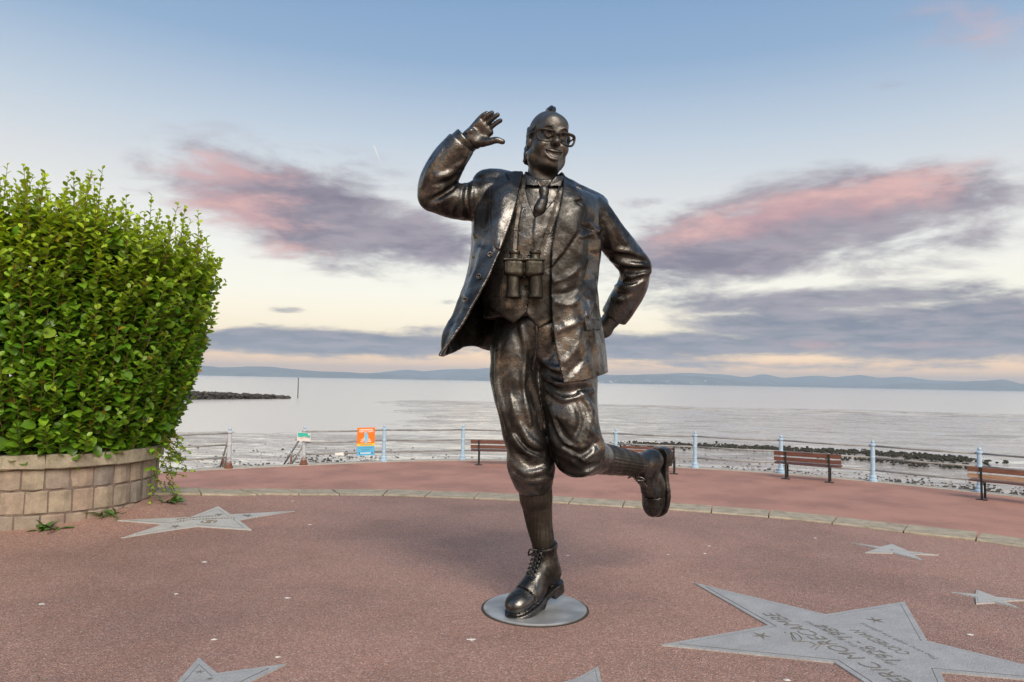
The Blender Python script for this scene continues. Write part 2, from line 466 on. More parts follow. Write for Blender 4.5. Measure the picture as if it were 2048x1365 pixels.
def lump(x, y, s, seed):
    r = np.random.default_rng(seed); o = np.zeros_like(x)
    for k in range(7):
        a = r.uniform(0, 6.28); w = r.uniform(0.6, 1.6) / s; o += np.sin((x * math.cos(a) + y * math.sin(a)) * w * 6.28 + r.uniform(0, 6.28))
    return o / 4.0
ys = np.concatenate([np.linspace(18, 120, 150), np.linspace(121, 260, 120)])
us = np.linspace(-1.15, 1.15, 260)
YY, UU = np.meshgrid(ys, us, indexing='ij'); XX = UU * (YY * 0.95 + 8)
edge_y = 226 - 0.11 * XX + 5.0 * lump(XX, YY * 0.3, 90, 1)
hgt = 0.10 + 0.9 * sstep((60 - YY) / 45) + 0.06 * lump(XX, YY, 22, 2) + 0.05 * lump(XX, YY * 2.5, 9, 3)
bar = np.exp(-((YY - (edge_y - 22)) / 17.0) ** 2) * 0.20 * sstep((XX + 55) / 30)
pool = sstep((-XX - 4 - (YY - 120) * 0.16) / 34) * sstep((YY - 74) / 30) * 0.32
dip = sstep((YY - edge_y) / 14) * 1.2
Z = SEA_Z + hgt + bar - pool - dip
vv = np.stack([XX, YY, Z], -1).reshape(-1, 3); nu = len(us)
idx = np.arange(len(ys) * nu).reshape(len(ys), nu)
ff = np.stack([idx[:-1, :-1], idx[:-1, 1:], idx[1:, 1:], idx[1:, :-1]], -1).reshape(-1, 4)
m, N, b = mat('wet_sand'); M_SAND = m
p = world_pos(N)
st = N.new('ShaderNodeMapping'); N.l.new(p, st.inputs[0]); st.inputs['Scale'].default_value = (0.42, 1.0, 1.0)
q = st.outputs[0]
wet = N.noise(q, 0.22, 6.0, 0.65, 0.6); rip = N.noise(q, 1.15, 4.0, 0.6, 0.8); fine = N.noise(q, 5.0, 3.0, 0.6)
puddle = N.rng(N.m('ADD', N.m('MULTIPLY', wet, 0.55), N.m('MULTIPLY', rip, 0.55)), 0.47, 0.60)
weed = N.rng(N.noise(q, 0.9, 6.0, 0.75, 0.5), 0.60, 0.68, 0.0, 0.55)
N.put(b.inputs['Base Color'], N.mix(weed, N.mix(puddle, N.mix(N.rng(wet, 0.35, 0.65), (0.29, 0.24, 0.19), (0.48, 0.42, 0.34)), (0.62, 0.58, 0.51)), (0.10, 0.09, 0.065)))
sz = N.new('ShaderNodeSeparateXYZ'); N.l.new(p, sz.inputs[0])
dry = N.m('MULTIPLY', N.rng(N.m('ADD', sz.outputs[2], N.m('MULTIPLY', wet, 0.14)), SEA_Z + 0.245, SEA_Z + 0.32), N.rng(sz.outputs[1], 120.0, 150.0))
N.put(b.inputs['Roughness'], N.m('ADD', N.rng(puddle, 0.0, 1.0, 0.28, 0.06, smooth=False), N.m('MULTIPLY', dry, 0.5)))
b.inputs['Specular IOR Level'].default_value = 0.6
hh = N.m('MULTIPLY', N.m('ADD', N.m('MULTIPLY', rip, 1.0), N.m('MULTIPLY', fine, 0.25)), N.rng(puddle, 0.2, 1.0, 1.0, 0.12))
bump(N, b, hh, 0.30, 0.42)
tag(mk('beach', vv, ff, M_SAND, smooth=True), kind='structure')

# ---- hills across the bay
def hills(name, pts, Y, seed, mname, col):
    """ridge through photograph pixels, at distance Y, with a real slope behind and before it"""
    pts = [(-900, pts[0][1])] + pts + [(3000, pts[-1][1])]
    xs = np.arange(-900, 3001, 9.0); py = np.interp(xs, [q[0] for q in pts], [q[1] for q in pts])
    r = np.random.default_rng(seed); py = py + np.convolve(r.normal(0, 1.0, len(xs)), np.ones(5) / 5, 'same') * 1.1
    py = np.convolve(np.pad(py, 1, mode='edge'), np.ones(3) / 3, 'valid')
    v = []; f = []; K = 6
    for i, x in enumerate(xs):
        top = at_y(x, py[i], Y)
        hz = max(top[2] - SEA_Z, 6.0)
        for k in range(K):
            t = k / (K - 1); prof_ = math.sin(t * math.pi / 2) ** (1.1 + 0.4 * math.sin(i * 0.13 + seed))
            yy = Y - (1 - t) * hz * 7.0 - 150 * (1 - t); sc = yy / Y
            v.append((top[0] * sc + 40 * math.sin(i * 0.31 + k * 1.7), yy, SEA_Z - 3 + hz * prof_ + (r.normal(0, hz * 0.02) if 0 < k < K - 1 else 0)))
        v.append((top[0] * 1.2, Y * 1.2, SEA_Z - 3))
    K += 1
    for i in range(len(xs) - 1):
        for k in range(K - 1): f.append([i * K + k, (i + 1) * K + k, (i + 1) * K + k + 1, i * K + k + 1])
    m, N, b = mat(mname)
    if N:
        p = world_pos(N); n_ = N.noise(p, 0.004, 8.0, 0.65)
        N.put(b.inputs['Base Color'], N.mix(N.rng(n_, 0.4, 0.62), col, tuple(c * 1.8 for c in col))); b.inputs['Roughness'].default_value = 0.9
        b.inputs['Specular IOR Level'].default_value = 0.1
    return tag(mk(name, v, f, m, smooth=True), kind='structure')
hills('hills', [(0, 733), (400, 731), (450, 735), (530, 733), (620, 741), (700, 744), (760, 748), (850, 757), (930, 760), (960, 755), (1050, 764), (1190, 759), (1240, 751), (1290, 748), (1345, 749), (1400, 752), (1440, 756), (1500, 766), (1560, 770), (1750, 772), (1800, 768), (1850, 767), (1920, 767), (1945, 761), (1965, 762), (2000, 759), (2040, 768), (2200, 776)], 9000, 3, 'near_hill', (0.10, 0.11, 0.10))
hills('far_hills', [(0, 748), (420, 746), (560, 744), (700, 747), (770, 744), (800, 741), (817, 738), (850, 743), (875, 740), (900, 739), (960, 738), (980, 735), (1060, 741), (1150, 748), (1230, 750), (1340, 748), (1380, 746), (1440, 748), (1490, 755), (1510, 752), (1530, 748), (1545, 749), (1560, 756), (1600, 754), (1640, 751), (1665, 756), (1700, 752), (1730, 750), (1760, 757), (1800, 753), (1850, 759), (1900, 762), (1960, 766), (2048, 768), (2200, 770)], 11500, 5, 'far_hill', (0.11, 0.12, 0.12))
hb = MB()
for i in range(70):           # pale houses of the town at the foot of the near hills
    px = random.choice((1300, 1330, 1355, 1240, 1385)) + random.gauss(0, 18); base = at_y(px, 0, 8300); hz = abs(random.gauss(0, 16))
    hb.box((base[0], 8330 - hz * 6 + random.uniform(-120, 60), SEA_Z + 6 + hz), (random.uniform(10, 26), 10, random.uniform(7, 11)))
ho = hb.build('far_town', simple('pale_house', (0.75, 0.73, 0.70), 0.7)); tag(ho, 'pale far-off houses at the foot of the hills across the bay', 'town', kind='stuff')

# ---- air: pale haze over the bay
hv = [(-17000, -400, SEA_Z - 8), (17000, -400, SEA_Z - 8), (17000, 14500, SEA_Z - 8), (-17000, 14500, SEA_Z - 8)]
hv += [(x, y, 235.0) for x, y, z in hv]
hm = bpy.data.materials.new('haze_air'); hm.use_nodes = True
N = NT(hm.node_tree); N.n.clear()
o_ = N.new('ShaderNodeOutputMaterial'); pv = N.new('ShaderNodeVolumePrincipled')
pv.inputs['Color'].default_value = (0.70, 0.86, 1.0, 1); pv.inputs['Density'].default_value = 1.4e-4; pv.inputs['Anisotropy'].default_value = 0.0
N.l.new(pv.outputs[0], o_.inputs['Volume'])
haze = mk('haze', hv, [[3, 2, 1, 0], [4, 5, 6, 7], [0, 1, 5, 4], [1, 2, 6, 5], [2, 3, 7, 6], [3, 0, 4, 7]], hm)
tag(haze, kind='stuff', label='pale blue evening haze over the bay', cat='haze')

# ================================================================== THINGS IN THE PLACE
# ---- granite stars set into the paving
def inset(poly, d):
    P = [np.asarray(p, float) for p in poly]; n = len(P); out = []
    area = sum(P[i][0] * P[(i + 1) % n][1] - P[(i + 1) % n][0] * P[i][1] for i in range(n))
    s = 1 if area > 0 else -1
    for i in range(n):
        a, b_, c = P[i - 1], P[i], P[(i + 1) % n]
        e1 = (b_ - a) / np.linalg.norm(b_ - a); e2 = (c - b_) / np.linalg.norm(c - b_)
        n1 = np.array([-e1[1], e1[0]]) * s; n2 = np.array([-e2[1], e2[0]]) * s
        den_ = 1 + n1 @ n2
        out.append(b_ + (n1 + n2) * d / max(den_, 0.16))
    return out
def star_slab(px, label, material, border=0.022, rz=0.007):
    poly = [on_ground(*q)[:2] if not isinstance(q, np.ndarray) else q for q in px]
    c = np.mean(poly, axis=0); gz = float(ground_z(*c))
    root = empty('star_slab', (c[0], c[1], gz), label, 'star plaque', 'stars set in the paving')
    gp = lambda q, dz_: (q[0] - c[0], q[1] - c[1], float(ground_z(*q)) - gz + dz_)
    def ring_face(name, poly_, z0, z1, mt):
        n_ = len(poly_)
        bm = bmesh.new()
        vt = [bm.verts.new(gp(q, z1)) for q in poly_]; fc = bm.faces.new(vt)
        if fc.normal.z < 0: fc.normal_flip()
        vb = [bm.verts.new(gp(q, z0)) for q in poly_]
        for i in range(n_): bm.faces.new((vt[i], vt[(i + 1) % n_], vb[(i + 1) % n_], vb[i]))
        bmesh.ops.triangulate(bm, faces=[fc]); bmesh.ops.recalc_face_normals(bm, faces=bm.faces)
        me = bpy.data.meshes.new(name); bm.to_mesh(me); bm.free(); me.materials.append(mt)
        return mk_mesh(name, me, root)
    ring_face('border', poly, -0.03, rz - 0.0006, material)
    i1 = inset(poly, border); i2 = inset(poly, border * 1.14)
    ring_face('groove', i1, rz - 0.02, rz - 0.0001, M_GROOVE)
    ring_face('star_face', i2, rz - 0.02, rz + 0.0006, material)
    return root, c, gz
def letters(root, c, gz, text, p0, p1, height, rz=0.007, italic=0.25, z=0.0022):
    """engraved line of lettering from ground point p0 to p1"""
    cu = bpy.data.curves.new('lettering', 'FONT'); cu.body = text; cu.size = 1.0; cu.shear = italic; cu.resolution_u = 3; cu.offset = -0.014
    to = bpy.data.objects.new('lettering', cu); COL.objects.link(to)
    bpy.context.view_layer.update()
    me = bpy.data.meshes.new_from_object(to.evaluated_get(bpy.context.evaluated_depsgraph_get()))
    bpy.data.objects.remove(to)
    co = np.array([q.co[:] for q in me.vertices])
    w = co[:, 0].max() - co[:, 0].min(); x0 = co[:, 0].min()
    p0 = np.asarray(p0); p1 = np.asarray(p1); L = np.linalg.norm(p1 - p0); t = (p1 - p0) / L; nrm = np.array([-t[1], t[0]])
    xy = p0 + np.outer((co[:, 0] - x0) / w * L, t) + np.outer(co[:, 1] * height / 0.72, nrm)
    for q, a in zip(me.vertices, xy): q.co = (a[0] - c[0], a[1] - c[1], float(ground_z(*a)) - gz + rz + z)
    me.materials.clear(); me.materials.append(M_LETTER)
    return mk_mesh('lettering', me, root)
G2 = lambda x, y: on_ground(x, y)[:2]
def small_star(root, c, gz, p, r, rot, rz=0.007):
    p = np.asarray(p); v = []
    for k in range(10):
        a = rot + k * math.pi / 5; q = p + (r if k % 2 == 0 else r * 0.22) * np.array([math.cos(a), math.sin(a)])
        v.append((q[0] - c[0], q[1] - c[1], float(ground_z(*q)) - gz + rz + 0.0022))
    v.append((p[0] - c[0], p[1] - c[1], float(ground_z(*p)) - gz + rz + 0.0022))
    mk('star_mark', v, [[k, (k + 1) % 10, 10] for k in range(10)], M_LETTER, root)

big = [(1388, 1168), (1652, 1231.5), (1809, 1206), (1855, 1285), (2235, 1378), (1881, 1347), (1960, 1520), (1669, 1328), (1322, 1292.6), (1537, 1254)]
root, c, gz = star_slab(big, 'large grey granite star with engraved name and dates, set in red paving', M_GRAN, 0.024)
K_ = 748 / 2048
bp = lambda x, y: G2(1300 + x * K_, 1060 + y * K_)
letters(root, c, gz, 'ERIC MORECAMBE', bp(1440, 845), bp(685, 462), 0.075)
letters(root, c, gz, '(Born John Eric Bartholomew)', bp(1345, 752), bp(868, 512), 0.026)
letters(root, c, gz, '1926 - 1984', bp(1378, 728), bp(965, 530), 0.062)
letters(root, c, gz, 'COMEDIAN', bp(1432, 690), bp(1140, 556), 0.052)
letters(root, c, gz, 'The one with the glasses', bp(1588, 718), bp(1165, 520), 0.026)
small_star(root, c, gz, bp(1235, 505), 0.045, 0.3)
small_star(root, c, gz, bp(610, 590), 0.045, 0.9)
sg = MB()
sig = [bp(x, y) for x, y in [(745, 572), (740, 576)]]
for stroke in ([(770, 575), (790, 620), (830, 612), (812, 585), (775, 575), (800, 612)], [(815, 622), (870, 625), (905, 640), (880, 655), (945, 625), (905, 668)], [(738, 570), (742, 576)]):
    pts_ = spline([bp(*q) for q in stroke], 5)
    sg.tube([(q[0] - c[0], q[1] - c[1], float(ground_z(*q)) - gz + 0.0078) for q in pts_], 0.0022, 5)
sg.build('signature_mark', M_LETTER, root)

k_ = 440 / 1560; lp = lambda x, y: (200 + x * k_, 980 + y * k_)
left = [lp(840, 122), lp(925, 180), lp(1385, 155), lp(985, 220), lp(1075, 290), lp(690, 265), lp(150, 348), lp(450, 250), lp(120, 226), lp(640, 200)]
root, c, gz = star_slab(left, 'pale stone star with engraved writing beside the round planter', M_GRANL, 0.03)
gl = lambda x, y: G2(*lp(x, y))
# the smaller lines on this star are too worn to read: strokes only, no invented words
wm = MB()
def worn(p, q, n_, h_):
    for i in range(n_):
        a = np.array(p) + (np.array(q) - p) * (i + 0.15) / n_; b_ = np.array(p) + (np.array(q) - p) * (i + 0.8) / n_
        j = random.uniform(-.004, .004)
        wm.tube([(a[0] - c[0], a[1] - c[1] + j, float(ground_z(*a)) - gz + 0.008), (b_[0] - c[0], b_[1] - c[1] - j, float(ground_z(*b_)) - gz + 0.008)], h_, 4)
worn(gl(540, 218), gl(850, 190), 14, 0.0035); worn(gl(560, 228), gl(960, 208), 18, 0.004); worn(gl(520, 240), gl(600, 235), 4, 0.004)
for a, b_ in (((710, 245), (805, 242)), ((805, 242), (830, 226)), ((830, 226), (730, 228)), ((730, 228), (710, 245)), ((745, 236), (800, 233))):
    worn(gl(*a), gl(*b_), 1, 0.005)
wm.build('worn_lettering', M_LETTER, root)
small_star(root, c, gz, gl(1045, 190), 0.05, 0.2); small_star(root, c, gz, gl(845, 183), 0.035, 0.2); small_star(root, c, gz, gl(535, 268), 0.04, 0.2)

bot = [lp(700, 1200), lp(830, 1312), lp(1320, 1245), lp(960, 1420), (520, 1440), (430, 1425), (330, 1470), (352, 1412), (235, 1404), (352, 1370)]
root, c, gz = star_slab(bot, 'grey granite star with bevelled rim, one long arm pointing to the statue base', M_GRAN, 0.022)
small_star(root, c, gz, gl(705, 1308), 0.02, 0.5); small_star(root, c, gz, gl(778, 1358), 0.016, 0.1)

rs = lambda x, y: (1300 + x * K_, 1060 + y * K_)
s3 = [rs(1098, 74), rs(1262, 98), rs(1325, 82), rs(1418, 122), rs(1580, 142), rs(1440, 138), rs(1495, 174), rs(1330, 132), rs(1178, 129), rs(1245, 107)]
root, c, gz = star_slab(s3, 'small pale star lying closest to the kerb stones', M_GRANL, 0.012)
small_star(root, c, gz, G2(*rs(1325, 118)), 0.02, 0.4)
s4 = [rs(1648, 346), rs(1782, 358), rs(1790, 334), rs(1893, 373), rs(2060, 391), rs(1935, 396), rs(2024, 436), rs(1888, 404), rs(1786, 410), rs(1782, 376)]
root, c, gz = star_slab(s4, 'smallest pale star with thin arms beside the large engraved star', M_GRANL, 0.008)
s5 = [(1196.5, 1336), (1203, 1367), (1250, 1390), (1210, 1400), (1215, 1440), (1180, 1410), (1130, 1430), (1150, 1395), (1110, 1372), (1152, 1361)]
root, c, gz = star_slab(s5, 'grey star with only one tip showing, in front of the statue base', M_GRAN, 0.013)

# ---- trodden white specks on the paving
M_GUM = simple('pale_gum', (0.62, 0.58, 0.53), 0.8, var=0.2, scale=60)
specks = [(352, 1189), (574, 1197), (428, 1280), (408, 1125), (555, 1315), (942, 1280), (1630, 1077), (1418, 1093), (1410, 1108), (1574, 1361), (1336, 1110), (84, 1209), (620, 1050), (585, 1003), (1940, 1270), (1135, 1112)]
for i, (x, y) in enumerate(specks):
    P = on_ground(x, y); r = random.uniform(0.007, 0.013); v = [(0, 0, 0.005)]; k = 9
    for a in range(k):
        rr = r * random.uniform(0.6, 1.25); v.append((rr * math.cos(a * 6.283 / k) * 1.5, rr * math.sin(a * 6.283 / k), 0.0012))
    o = mk('gum_spot', v, [[0, 1 + a, 1 + (a + 1) % k] for a in range(k)], M_GUM)
    o.location = P
    tag(o, 'trodden pale chewing gum spot on the red paving', 'gum spot', 'gum spots on the paving')

# ---- round-ended planter of stone setts
PC = np.array([-3.36, 5.21]); PR = 0.69
pl = empty('stone_planter', (PC[0], PC[1], 0), 'round-ended raised planter of stone setts with a stone coping', 'planter')
def arc_pt(s, r):
    """distance s along the wall face (0 = frontmost point of the round end, negative = straight run to the left)"""
    if s < 0: return np.array([PC[0] + s, PC[1] - r]), np.array([0, -1.0])
    a = -math.pi / 2 + s / PR
    return PC + r * np.array([math.cos(a), math.sin(a)]), np.array([math.cos(a), math.sin(a)])
S_END = math.pi * PR
def course(z0, z1, s_start, wid, depth, rr, material, name, gap, jit, lens=None):
    s = s_start; k = 0
    while s < S_END:
        w = (lens[k] if lens and k < len(lens) else wid * random.uniform(0.94, 1.06)); k += 1
        a, b_ = s + gap / 2, s + w - gap / 2
        ss = np.linspace(a, b_, 4 if w < 0.25 else 7); out = random.uniform(-jit, jit)
        v = []; f = []; bv = 0.008
        for i, q in enumerate(ss):
            e = bv if i in (0, len(ss) - 1) else 0.0
            for rad, z in ((rr - depth, z0), (rr + out - bv - e, z0), (rr + out - e, z0 + bv), (rr + out - e, z1 - bv), (rr + out - bv - e, z1), (rr - depth, z1)):
                P, _ = arc_pt(q, rad); v.append((P[0] - PC[0] + random.gauss(0, .0016), P[1] - PC[1] + random.gauss(0, .0016), z + random.gauss(0, .0022)))
        for i in range(len(ss) - 1):
            for j in range(6): f.append([i * 6 + j, (i + 1) * 6 + j, (i + 1) * 6 + (j + 1) % 6, i * 6 + (j + 1) % 6])
        f.append([0, 1, 2, 3, 4, 5]); f.append([(len(ss) - 1) * 6 + j for j in range(6)][::-1])
        mk(name, v, f, material, pl); s += w
for z0, z1, off in ((-0.05, 0.118, -2.40), (0.126, 0.272, -2.33), (0.280, 0.412, -2.42)):
    course(z0, z1, off, 0.137, 0.10, PR, M_SETT, 'sett', 0.010, 0.004)
course(0.418, 0.512, -1.3, 0.42, 0.26, PR + 0.035, M_CAP, 'coping_stone', 0.006, 0.003)
mo = MB()
v = []; f = []; ss = np.concatenate([np.linspace(-2.4, 0, 8), np.linspace(0.05, S_END, 30)])
for q in ss:
    for rad, z in ((PR - 0.012, -0.05), (PR - 0.012, 0.42), (PR - 0.09, 0.42)):
        P, _ = arc_pt(q, rad); v.append((P[0] - PC[0], P[1] - PC[1], z))
for i in range(len(ss) - 1):
    for j in range(2): f.append([i * 3 + j, (i + 1) * 3 + j, (i + 1) * 3 + j + 1, i * 3 + j + 1])
mk('mortar_bed', v, f, M_MORTAR, pl)
v = [(0, 0, 0.44)]; 
for q in ss:
    P, _ = arc_pt(q, PR - 0.12); v.append((P[0] - PC[0], P[1] - PC[1], 0.44))
v.append((-2.4, 0.5, .44))
mk('soil', v, [[0, i, i + 1] for i in range(1, len(v) - 1)], simple('soil', (0.04, 0.03, 0.02), 0.95), pl)

# ---- hedge of large glossy leaves
def leaf_arrays(L, Wd, fold, curl):
    xs_ = [0.0, 0.22, 0.55, 0.82, 1.0]; ws = [0.04, 0.36, 0.5, 0.33, 0.0]
    v = []
    for x, w in zip(xs_, ws):
        zc_ = -curl * x * x * L
        v += [(-w * Wd, x * L, zc_ + fold * w * Wd), (0, x * L, zc_), (w * Wd, x * L, zc_ + fold * w * Wd)]
    f = []
    for i in range(4):
        a = i * 3; f += [[a, a + 1, a + 4, a + 3], [a + 1, a + 2, a + 5, a + 4]]
    return np.array(v), f
m, N, b = mat('hedge_leaf'); M_LEAF = m
at = N.new('ShaderNodeAttribute'); at.attribute_name = 'leafcol'
lc = N.mix(N.rng(N.noise(world_pos(N), 90.0, 2.0), 0.3, 0.7, 0.0, 0.25), at.outputs['Color'], N.mix(1.0, at.outputs['Color'], (0.7, 0.75, 0.6), 'MULTIPLY'))
N.put(b.inputs['Base Color'], lc); b.inputs['Roughness'].default_value = 0.36; b.inputs['Specular IOR Level'].default_value = 0.5
tr = N.new('ShaderNodeBsdfTranslucent'); N.put(tr.inputs[0], N.mix(1.0, lc, (1.25, 1.15, 0.5), 'MULTIPLY'))
ms = N.new('ShaderNodeMixShader'); ms.inputs[0].default_value = 0.35
N.l.new(b.outputs[0], ms.inputs[1]); N.l.new(tr.outputs[0], ms.inputs[2]); N.l.new(ms.outputs[0], N.n['Material Output'].inputs[0])
M_TWIG = simple('twig', (0.15, 0.09, 0.035), 0.8)

def hedge_r(z):
    return np.interp(z, [0.40, 0.62, 0.86, 1.31, 1.70, 2.05], [0.72, 0.79, 0.88, 0.97, 1.01, 1.0])
TOPZ = 2.02
def hedge_surf(s, z):
    if s < 0: return np.array([PC[0] + s, PC[1] - hedge_r(z), z]), np.array([0, -1.0, 0])
    a = -math.pi / 2 + s; r = hedge_r(z)
    return np.array([PC[0] + r * math.cos(a), PC[1] + r * math.sin(a), z]), np.array([math.cos(a), math.sin(a), 0])
leaves = []      # (origin, direction, normal, length, width, colour)
twigs = MB()
def leaf(o, d, nrm, L, new):
    d = np.asarray(d, float); d = d / np.linalg.norm(d)
    col_old = np.array([0.100, 0.255, 0.018]); col_new = np.array([0.36, 0.48, 0.032])
    cc = (col_old * (1 - new) + col_new * new) * random.uniform(0.7, 1.55)
    if random.random() < 0.012: cc = np.array([0.34, 0.27, 0.03])
    leaves.append((np.asarray(o, float), d, np.asarray(nrm, float), L, L * random.uniform(0.64, 0.82), cc))
def shoot(base, direc, length, nl, L0, new0, new1):
    direc = np.asarray(direc, float); direc = direc / np.linalg.norm(direc)
    bend = np.array([random.uniform(-.12, .12), random.uniform(-.12, .12), 0.0])
    pts_ = [base + direc * length * t + bend * length * t * t for t in (0, 0.35, 0.7, 1.0)]
    twigs.tube(pts_, [0.0035, 0.003, 0.0022, 0.0012], 4)
    ph = random.uniform(0, 6.28)
    for i in range(nl):
        t = (i + 0.6) / nl; o = base + direc * length * t + bend * length * t * t
        ph += 2.4 + random.uniform(-.3, .3)
        side = np.array([math.cos(ph), math.sin(ph), 0.0]); up = direc
        rise = 0.45 + 0.65 * t + random.uniform(-.25, .25)
        d = side + up * rise
        nrm = up - side * 0.4 + RNG.normal(0, 0.25, 3)
        L = L0 * (1.0 - 0.45 * t) * random.uniform(0.85, 1.15)
        leaf(o, d, nrm, L, new0 + (new1 - new0) * t)
def near_face():
    return random.uniform(-1.2, 2.5)
for i in range(1400):          # upright shoots hugging the clipped face
    s = near_face(); z = random.uniform(0.46, 1.97 - 0.15 * float(sstep((s - 0.5) / 1.1)))
    P, nv = hedge_surf(s, z); P = P - nv * random.uniform(0.02, 0.17)
    up = np.array([0, 0, 1.0]) + nv * random.uniform(0.15, 0.75)
    new = 0.05 + 0.65 * sstep((z - 1.1) / 0.9) + random.uniform(-.15, .2)
    shoot(P, up, random.uniform(0.15, 0.28), random.randint(8, 12), random.uniform(0.060, 0.082), max(0, new - 0.15), min(1, new + 0.25))
for i in range(460):          # long new shoots standing above the top
    s = random.uniform(-1.5, 2.7); q = random.random() ** 0.8
    tz_ = TOPZ + 0.05 - 0.17 * float(sstep((s - 0.5) / 1.1)); P, nv = hedge_surf(s, tz_ - 0.10)
    if s < 0: P = P - nv * q * 1.3
    else: P = np.array([PC[0], PC[1], P[2]]) + (P - [PC[0], PC[1], P[2]]) * math.sqrt(1 - q * 0.93)
    P[2] += random.uniform(-0.16, 0.02)
    up = np.array([0, 0, 1.0]) + nv * random.uniform(0.0, 0.22) + RNG.normal(0, .05, 3)
    ln = random.uniform(0.16, 0.36) if random.random() < 0.62 else random.uniform(0.32, 0.50)
    shoot(P, up, ln, int(ln * 34) + 2, random.uniform(0.056, 0.074), 0.5, 1.0)
for i in range(13500):         # leaves of the dense body behind
    s = near_face(); z = random.uniform(0.44, TOPZ - 0.13 * float(sstep((s - 0.5) / 1.1)))
    P, nv = hedge_surf(s, z); P = P - nv * (0.04 + 0.62 * random.random())
    d = nv * random.uniform(0.1, 1.0) + np.array([random.gauss(0, .6), random.gauss(0, .6), random.gauss(-0.05, .55)])
    leaf(P, d, nv * 0.6 + np.array([0, 0, 0.9]) + RNG.normal(0, .45, 3), random.uniform(0.065, 0.095), random.uniform(0, 0.3))
for i in range(1500):         # crown of the body
    s = random.uniform(-1.4, 3.0); q = random.random()
    P, nv = hedge_surf(s, TOPZ + 0.05 - 0.17 * float(sstep((s - 0.5) / 1.1)))
    if s < 0: P = P - nv * q * 1.4
    else: P = np.array([PC[0], PC[1], P[2]]) + (P - [PC[0], PC[1], P[2]]) * math.sqrt(q)
    P[2] -= random.uniform(0, 0.22)
    leaf(P, RNG.normal(0, 1, 3) + [0, 0, .5], np.array([0, 0, 1.0]) + RNG.normal(0, .4, 3), random.uniform(0.045, 0.068), random.uniform(0.25, 0.7))
for i in range(40):           # sprays hanging over the coping at the round end and the front
    if i < 32: s = random.uniform(1.35, 2.1); z = random.uniform(0.22, 0.62); rr = PR + random.uniform(0.05, 0.11)
    else: s = random.uniform(-1.0, 0.5); z = random.uniform(0.46, 0.56); rr = PR + random.uniform(-.02, 0.06)
    a = -math.pi / 2 + max(s, 0); nv = np.array([math.cos(a), math.sin(a), 0])
    P = np.array([PC[0] + min(s, 0) + rr * math.cos(a), PC[1] + rr * math.sin(a), z])
    shoot(P, np.array([0, 0, -0.5]) + nv * 0.35 + RNG.normal(0, .25, 3), random.uniform(0.1, 0.2), 7, 0.045, 0.1, 0.6)
hed = empty('hedge', (PC[0], PC[1], 0.44), 'dense green hedge of glossy oval leaves growing from the stone planter', 'hedge')
HO = np.array([PC[0], PC[1], 0.44])
score = []
for o, d, nrm, L, wd, cc in leaves:
    ctr = o + d * L * 0.5; vw = CAM - ctr; dist = np.linalg.norm(vw); nx = np.cross(d, nrm); nn_ = np.cross(nx, d); nn_ /= (np.linalg.norm(nn_) + 1e-9)
    rad = math.hypot(ctr[0] - PC[0], ctr[1] - PC[1]) / hedge_r(ctr[2]) if ctr[0] > PC[0] else (PC[1] - ctr[1]) / hedge_r(ctr[2])
    inside = abs(ctr[0] / ctr[1]) < 0.73
    score.append((L * wd * abs(nn_ @ vw) / dist ** 3) * (1 if rad > 0.97 else 0.0) * inside)
single = set(np.argsort(score)[::-1][:300].tolist())
shared = []
for k in range(8):
    va, fa = leaf_arrays(1.0, 0.64, random.uniform(0.25, 0.6), random.uniform(0.05, 0.25))
    me = bpy.data.meshes.new('leaf'); me.from_pydata(va.tolist(), [], fa); me.materials.append(M_LEAF)
    me.polygons.foreach_set('use_smooth', np.ones(len(fa), bool))
    ca = me.color_attributes.new('leafcol', 'FLOAT_COLOR', 'POINT'); t = k / 7
    cc = (np.array([0.100, 0.255, 0.018]) * (1 - t) + np.array([0.36, 0.48, 0.032]) * t)
    ca.data.foreach_set('color', np.tile(np.r_[cc, 1.0], len(va)).astype(np.float32)); me.update(); shared.append(me)
allv = []; allf = []; allc = []; base_i = 0
for i, (o, d, nrm, L, wd, cc) in enumerate(leaves):
    x_ = np.cross(d, nrm); x_ /= (np.linalg.norm(x_) + 1e-9); z_ = np.cross(x_, d)
    if i in single:
        t = np.clip((cc[0] - 0.10) / 0.26, 0, 1); me = shared[int(round(t * 7))]
        ob = bpy.data.objects.new('leaf', me); COL.objects.link(ob); ob.parent = hed
        lo = o - HO; s_ = L; wx = wd / 0.64
        ob.matrix_local = Matrix(((x_[0] * wx, d[0] * s_, z_[0] * s_, lo[0]), (x_[1] * wx, d[1] * s_, z_[1] * s_, lo[1]), (x_[2] * wx, d[2] * s_, z_[2] * s_, lo[2]), (0, 0, 0, 1)))
        continue
    va, fa = leaf_arrays(L, wd, random.uniform(0.2, 0.6), random.uniform(0.0, 0.3))
    allv.append(o - HO + va[:, :1] * x_ + va[:, 1:2] * d + va[:, 2:3] * z_)
    allf.append(np.array(fa) + base_i); allc.append(np.tile(np.r_[cc, 1.0], (len(va), 1))); base_i += len(va)
fol = mk('foliage', np.vstack(allv), np.vstack(allf), M_LEAF, hed, smooth=True)
ca = fol.data.color_attributes.new('leafcol', 'FLOAT_COLOR', 'POINT'); ca.data.foreach_set('color', np.vstack(allc).astype(np.float32).ravel())
fol['kind'] = 'stuff'
tv = np.array(twigs.v) - HO
tw = mk('twigs', tv, twigs.f, M_TWIG, hed); tw['kind'] = 'stuff'
for i in range(9):            # main stems inside
    x0 = random.uniform(-1.0, 0.45); y0 = random.uniform(-0.4, 0.4)
    MB().tube([(x0, y0, -0.05), (x0 + random.uniform(-.1, .1), y0, 0.5), (x0 + random.uniform(-.25, .25), y0 + random.uniform(-.2, .2), 1.3)], [0.028, 0.02, 0.008], 7).build('stem', M_TWIG, hed)

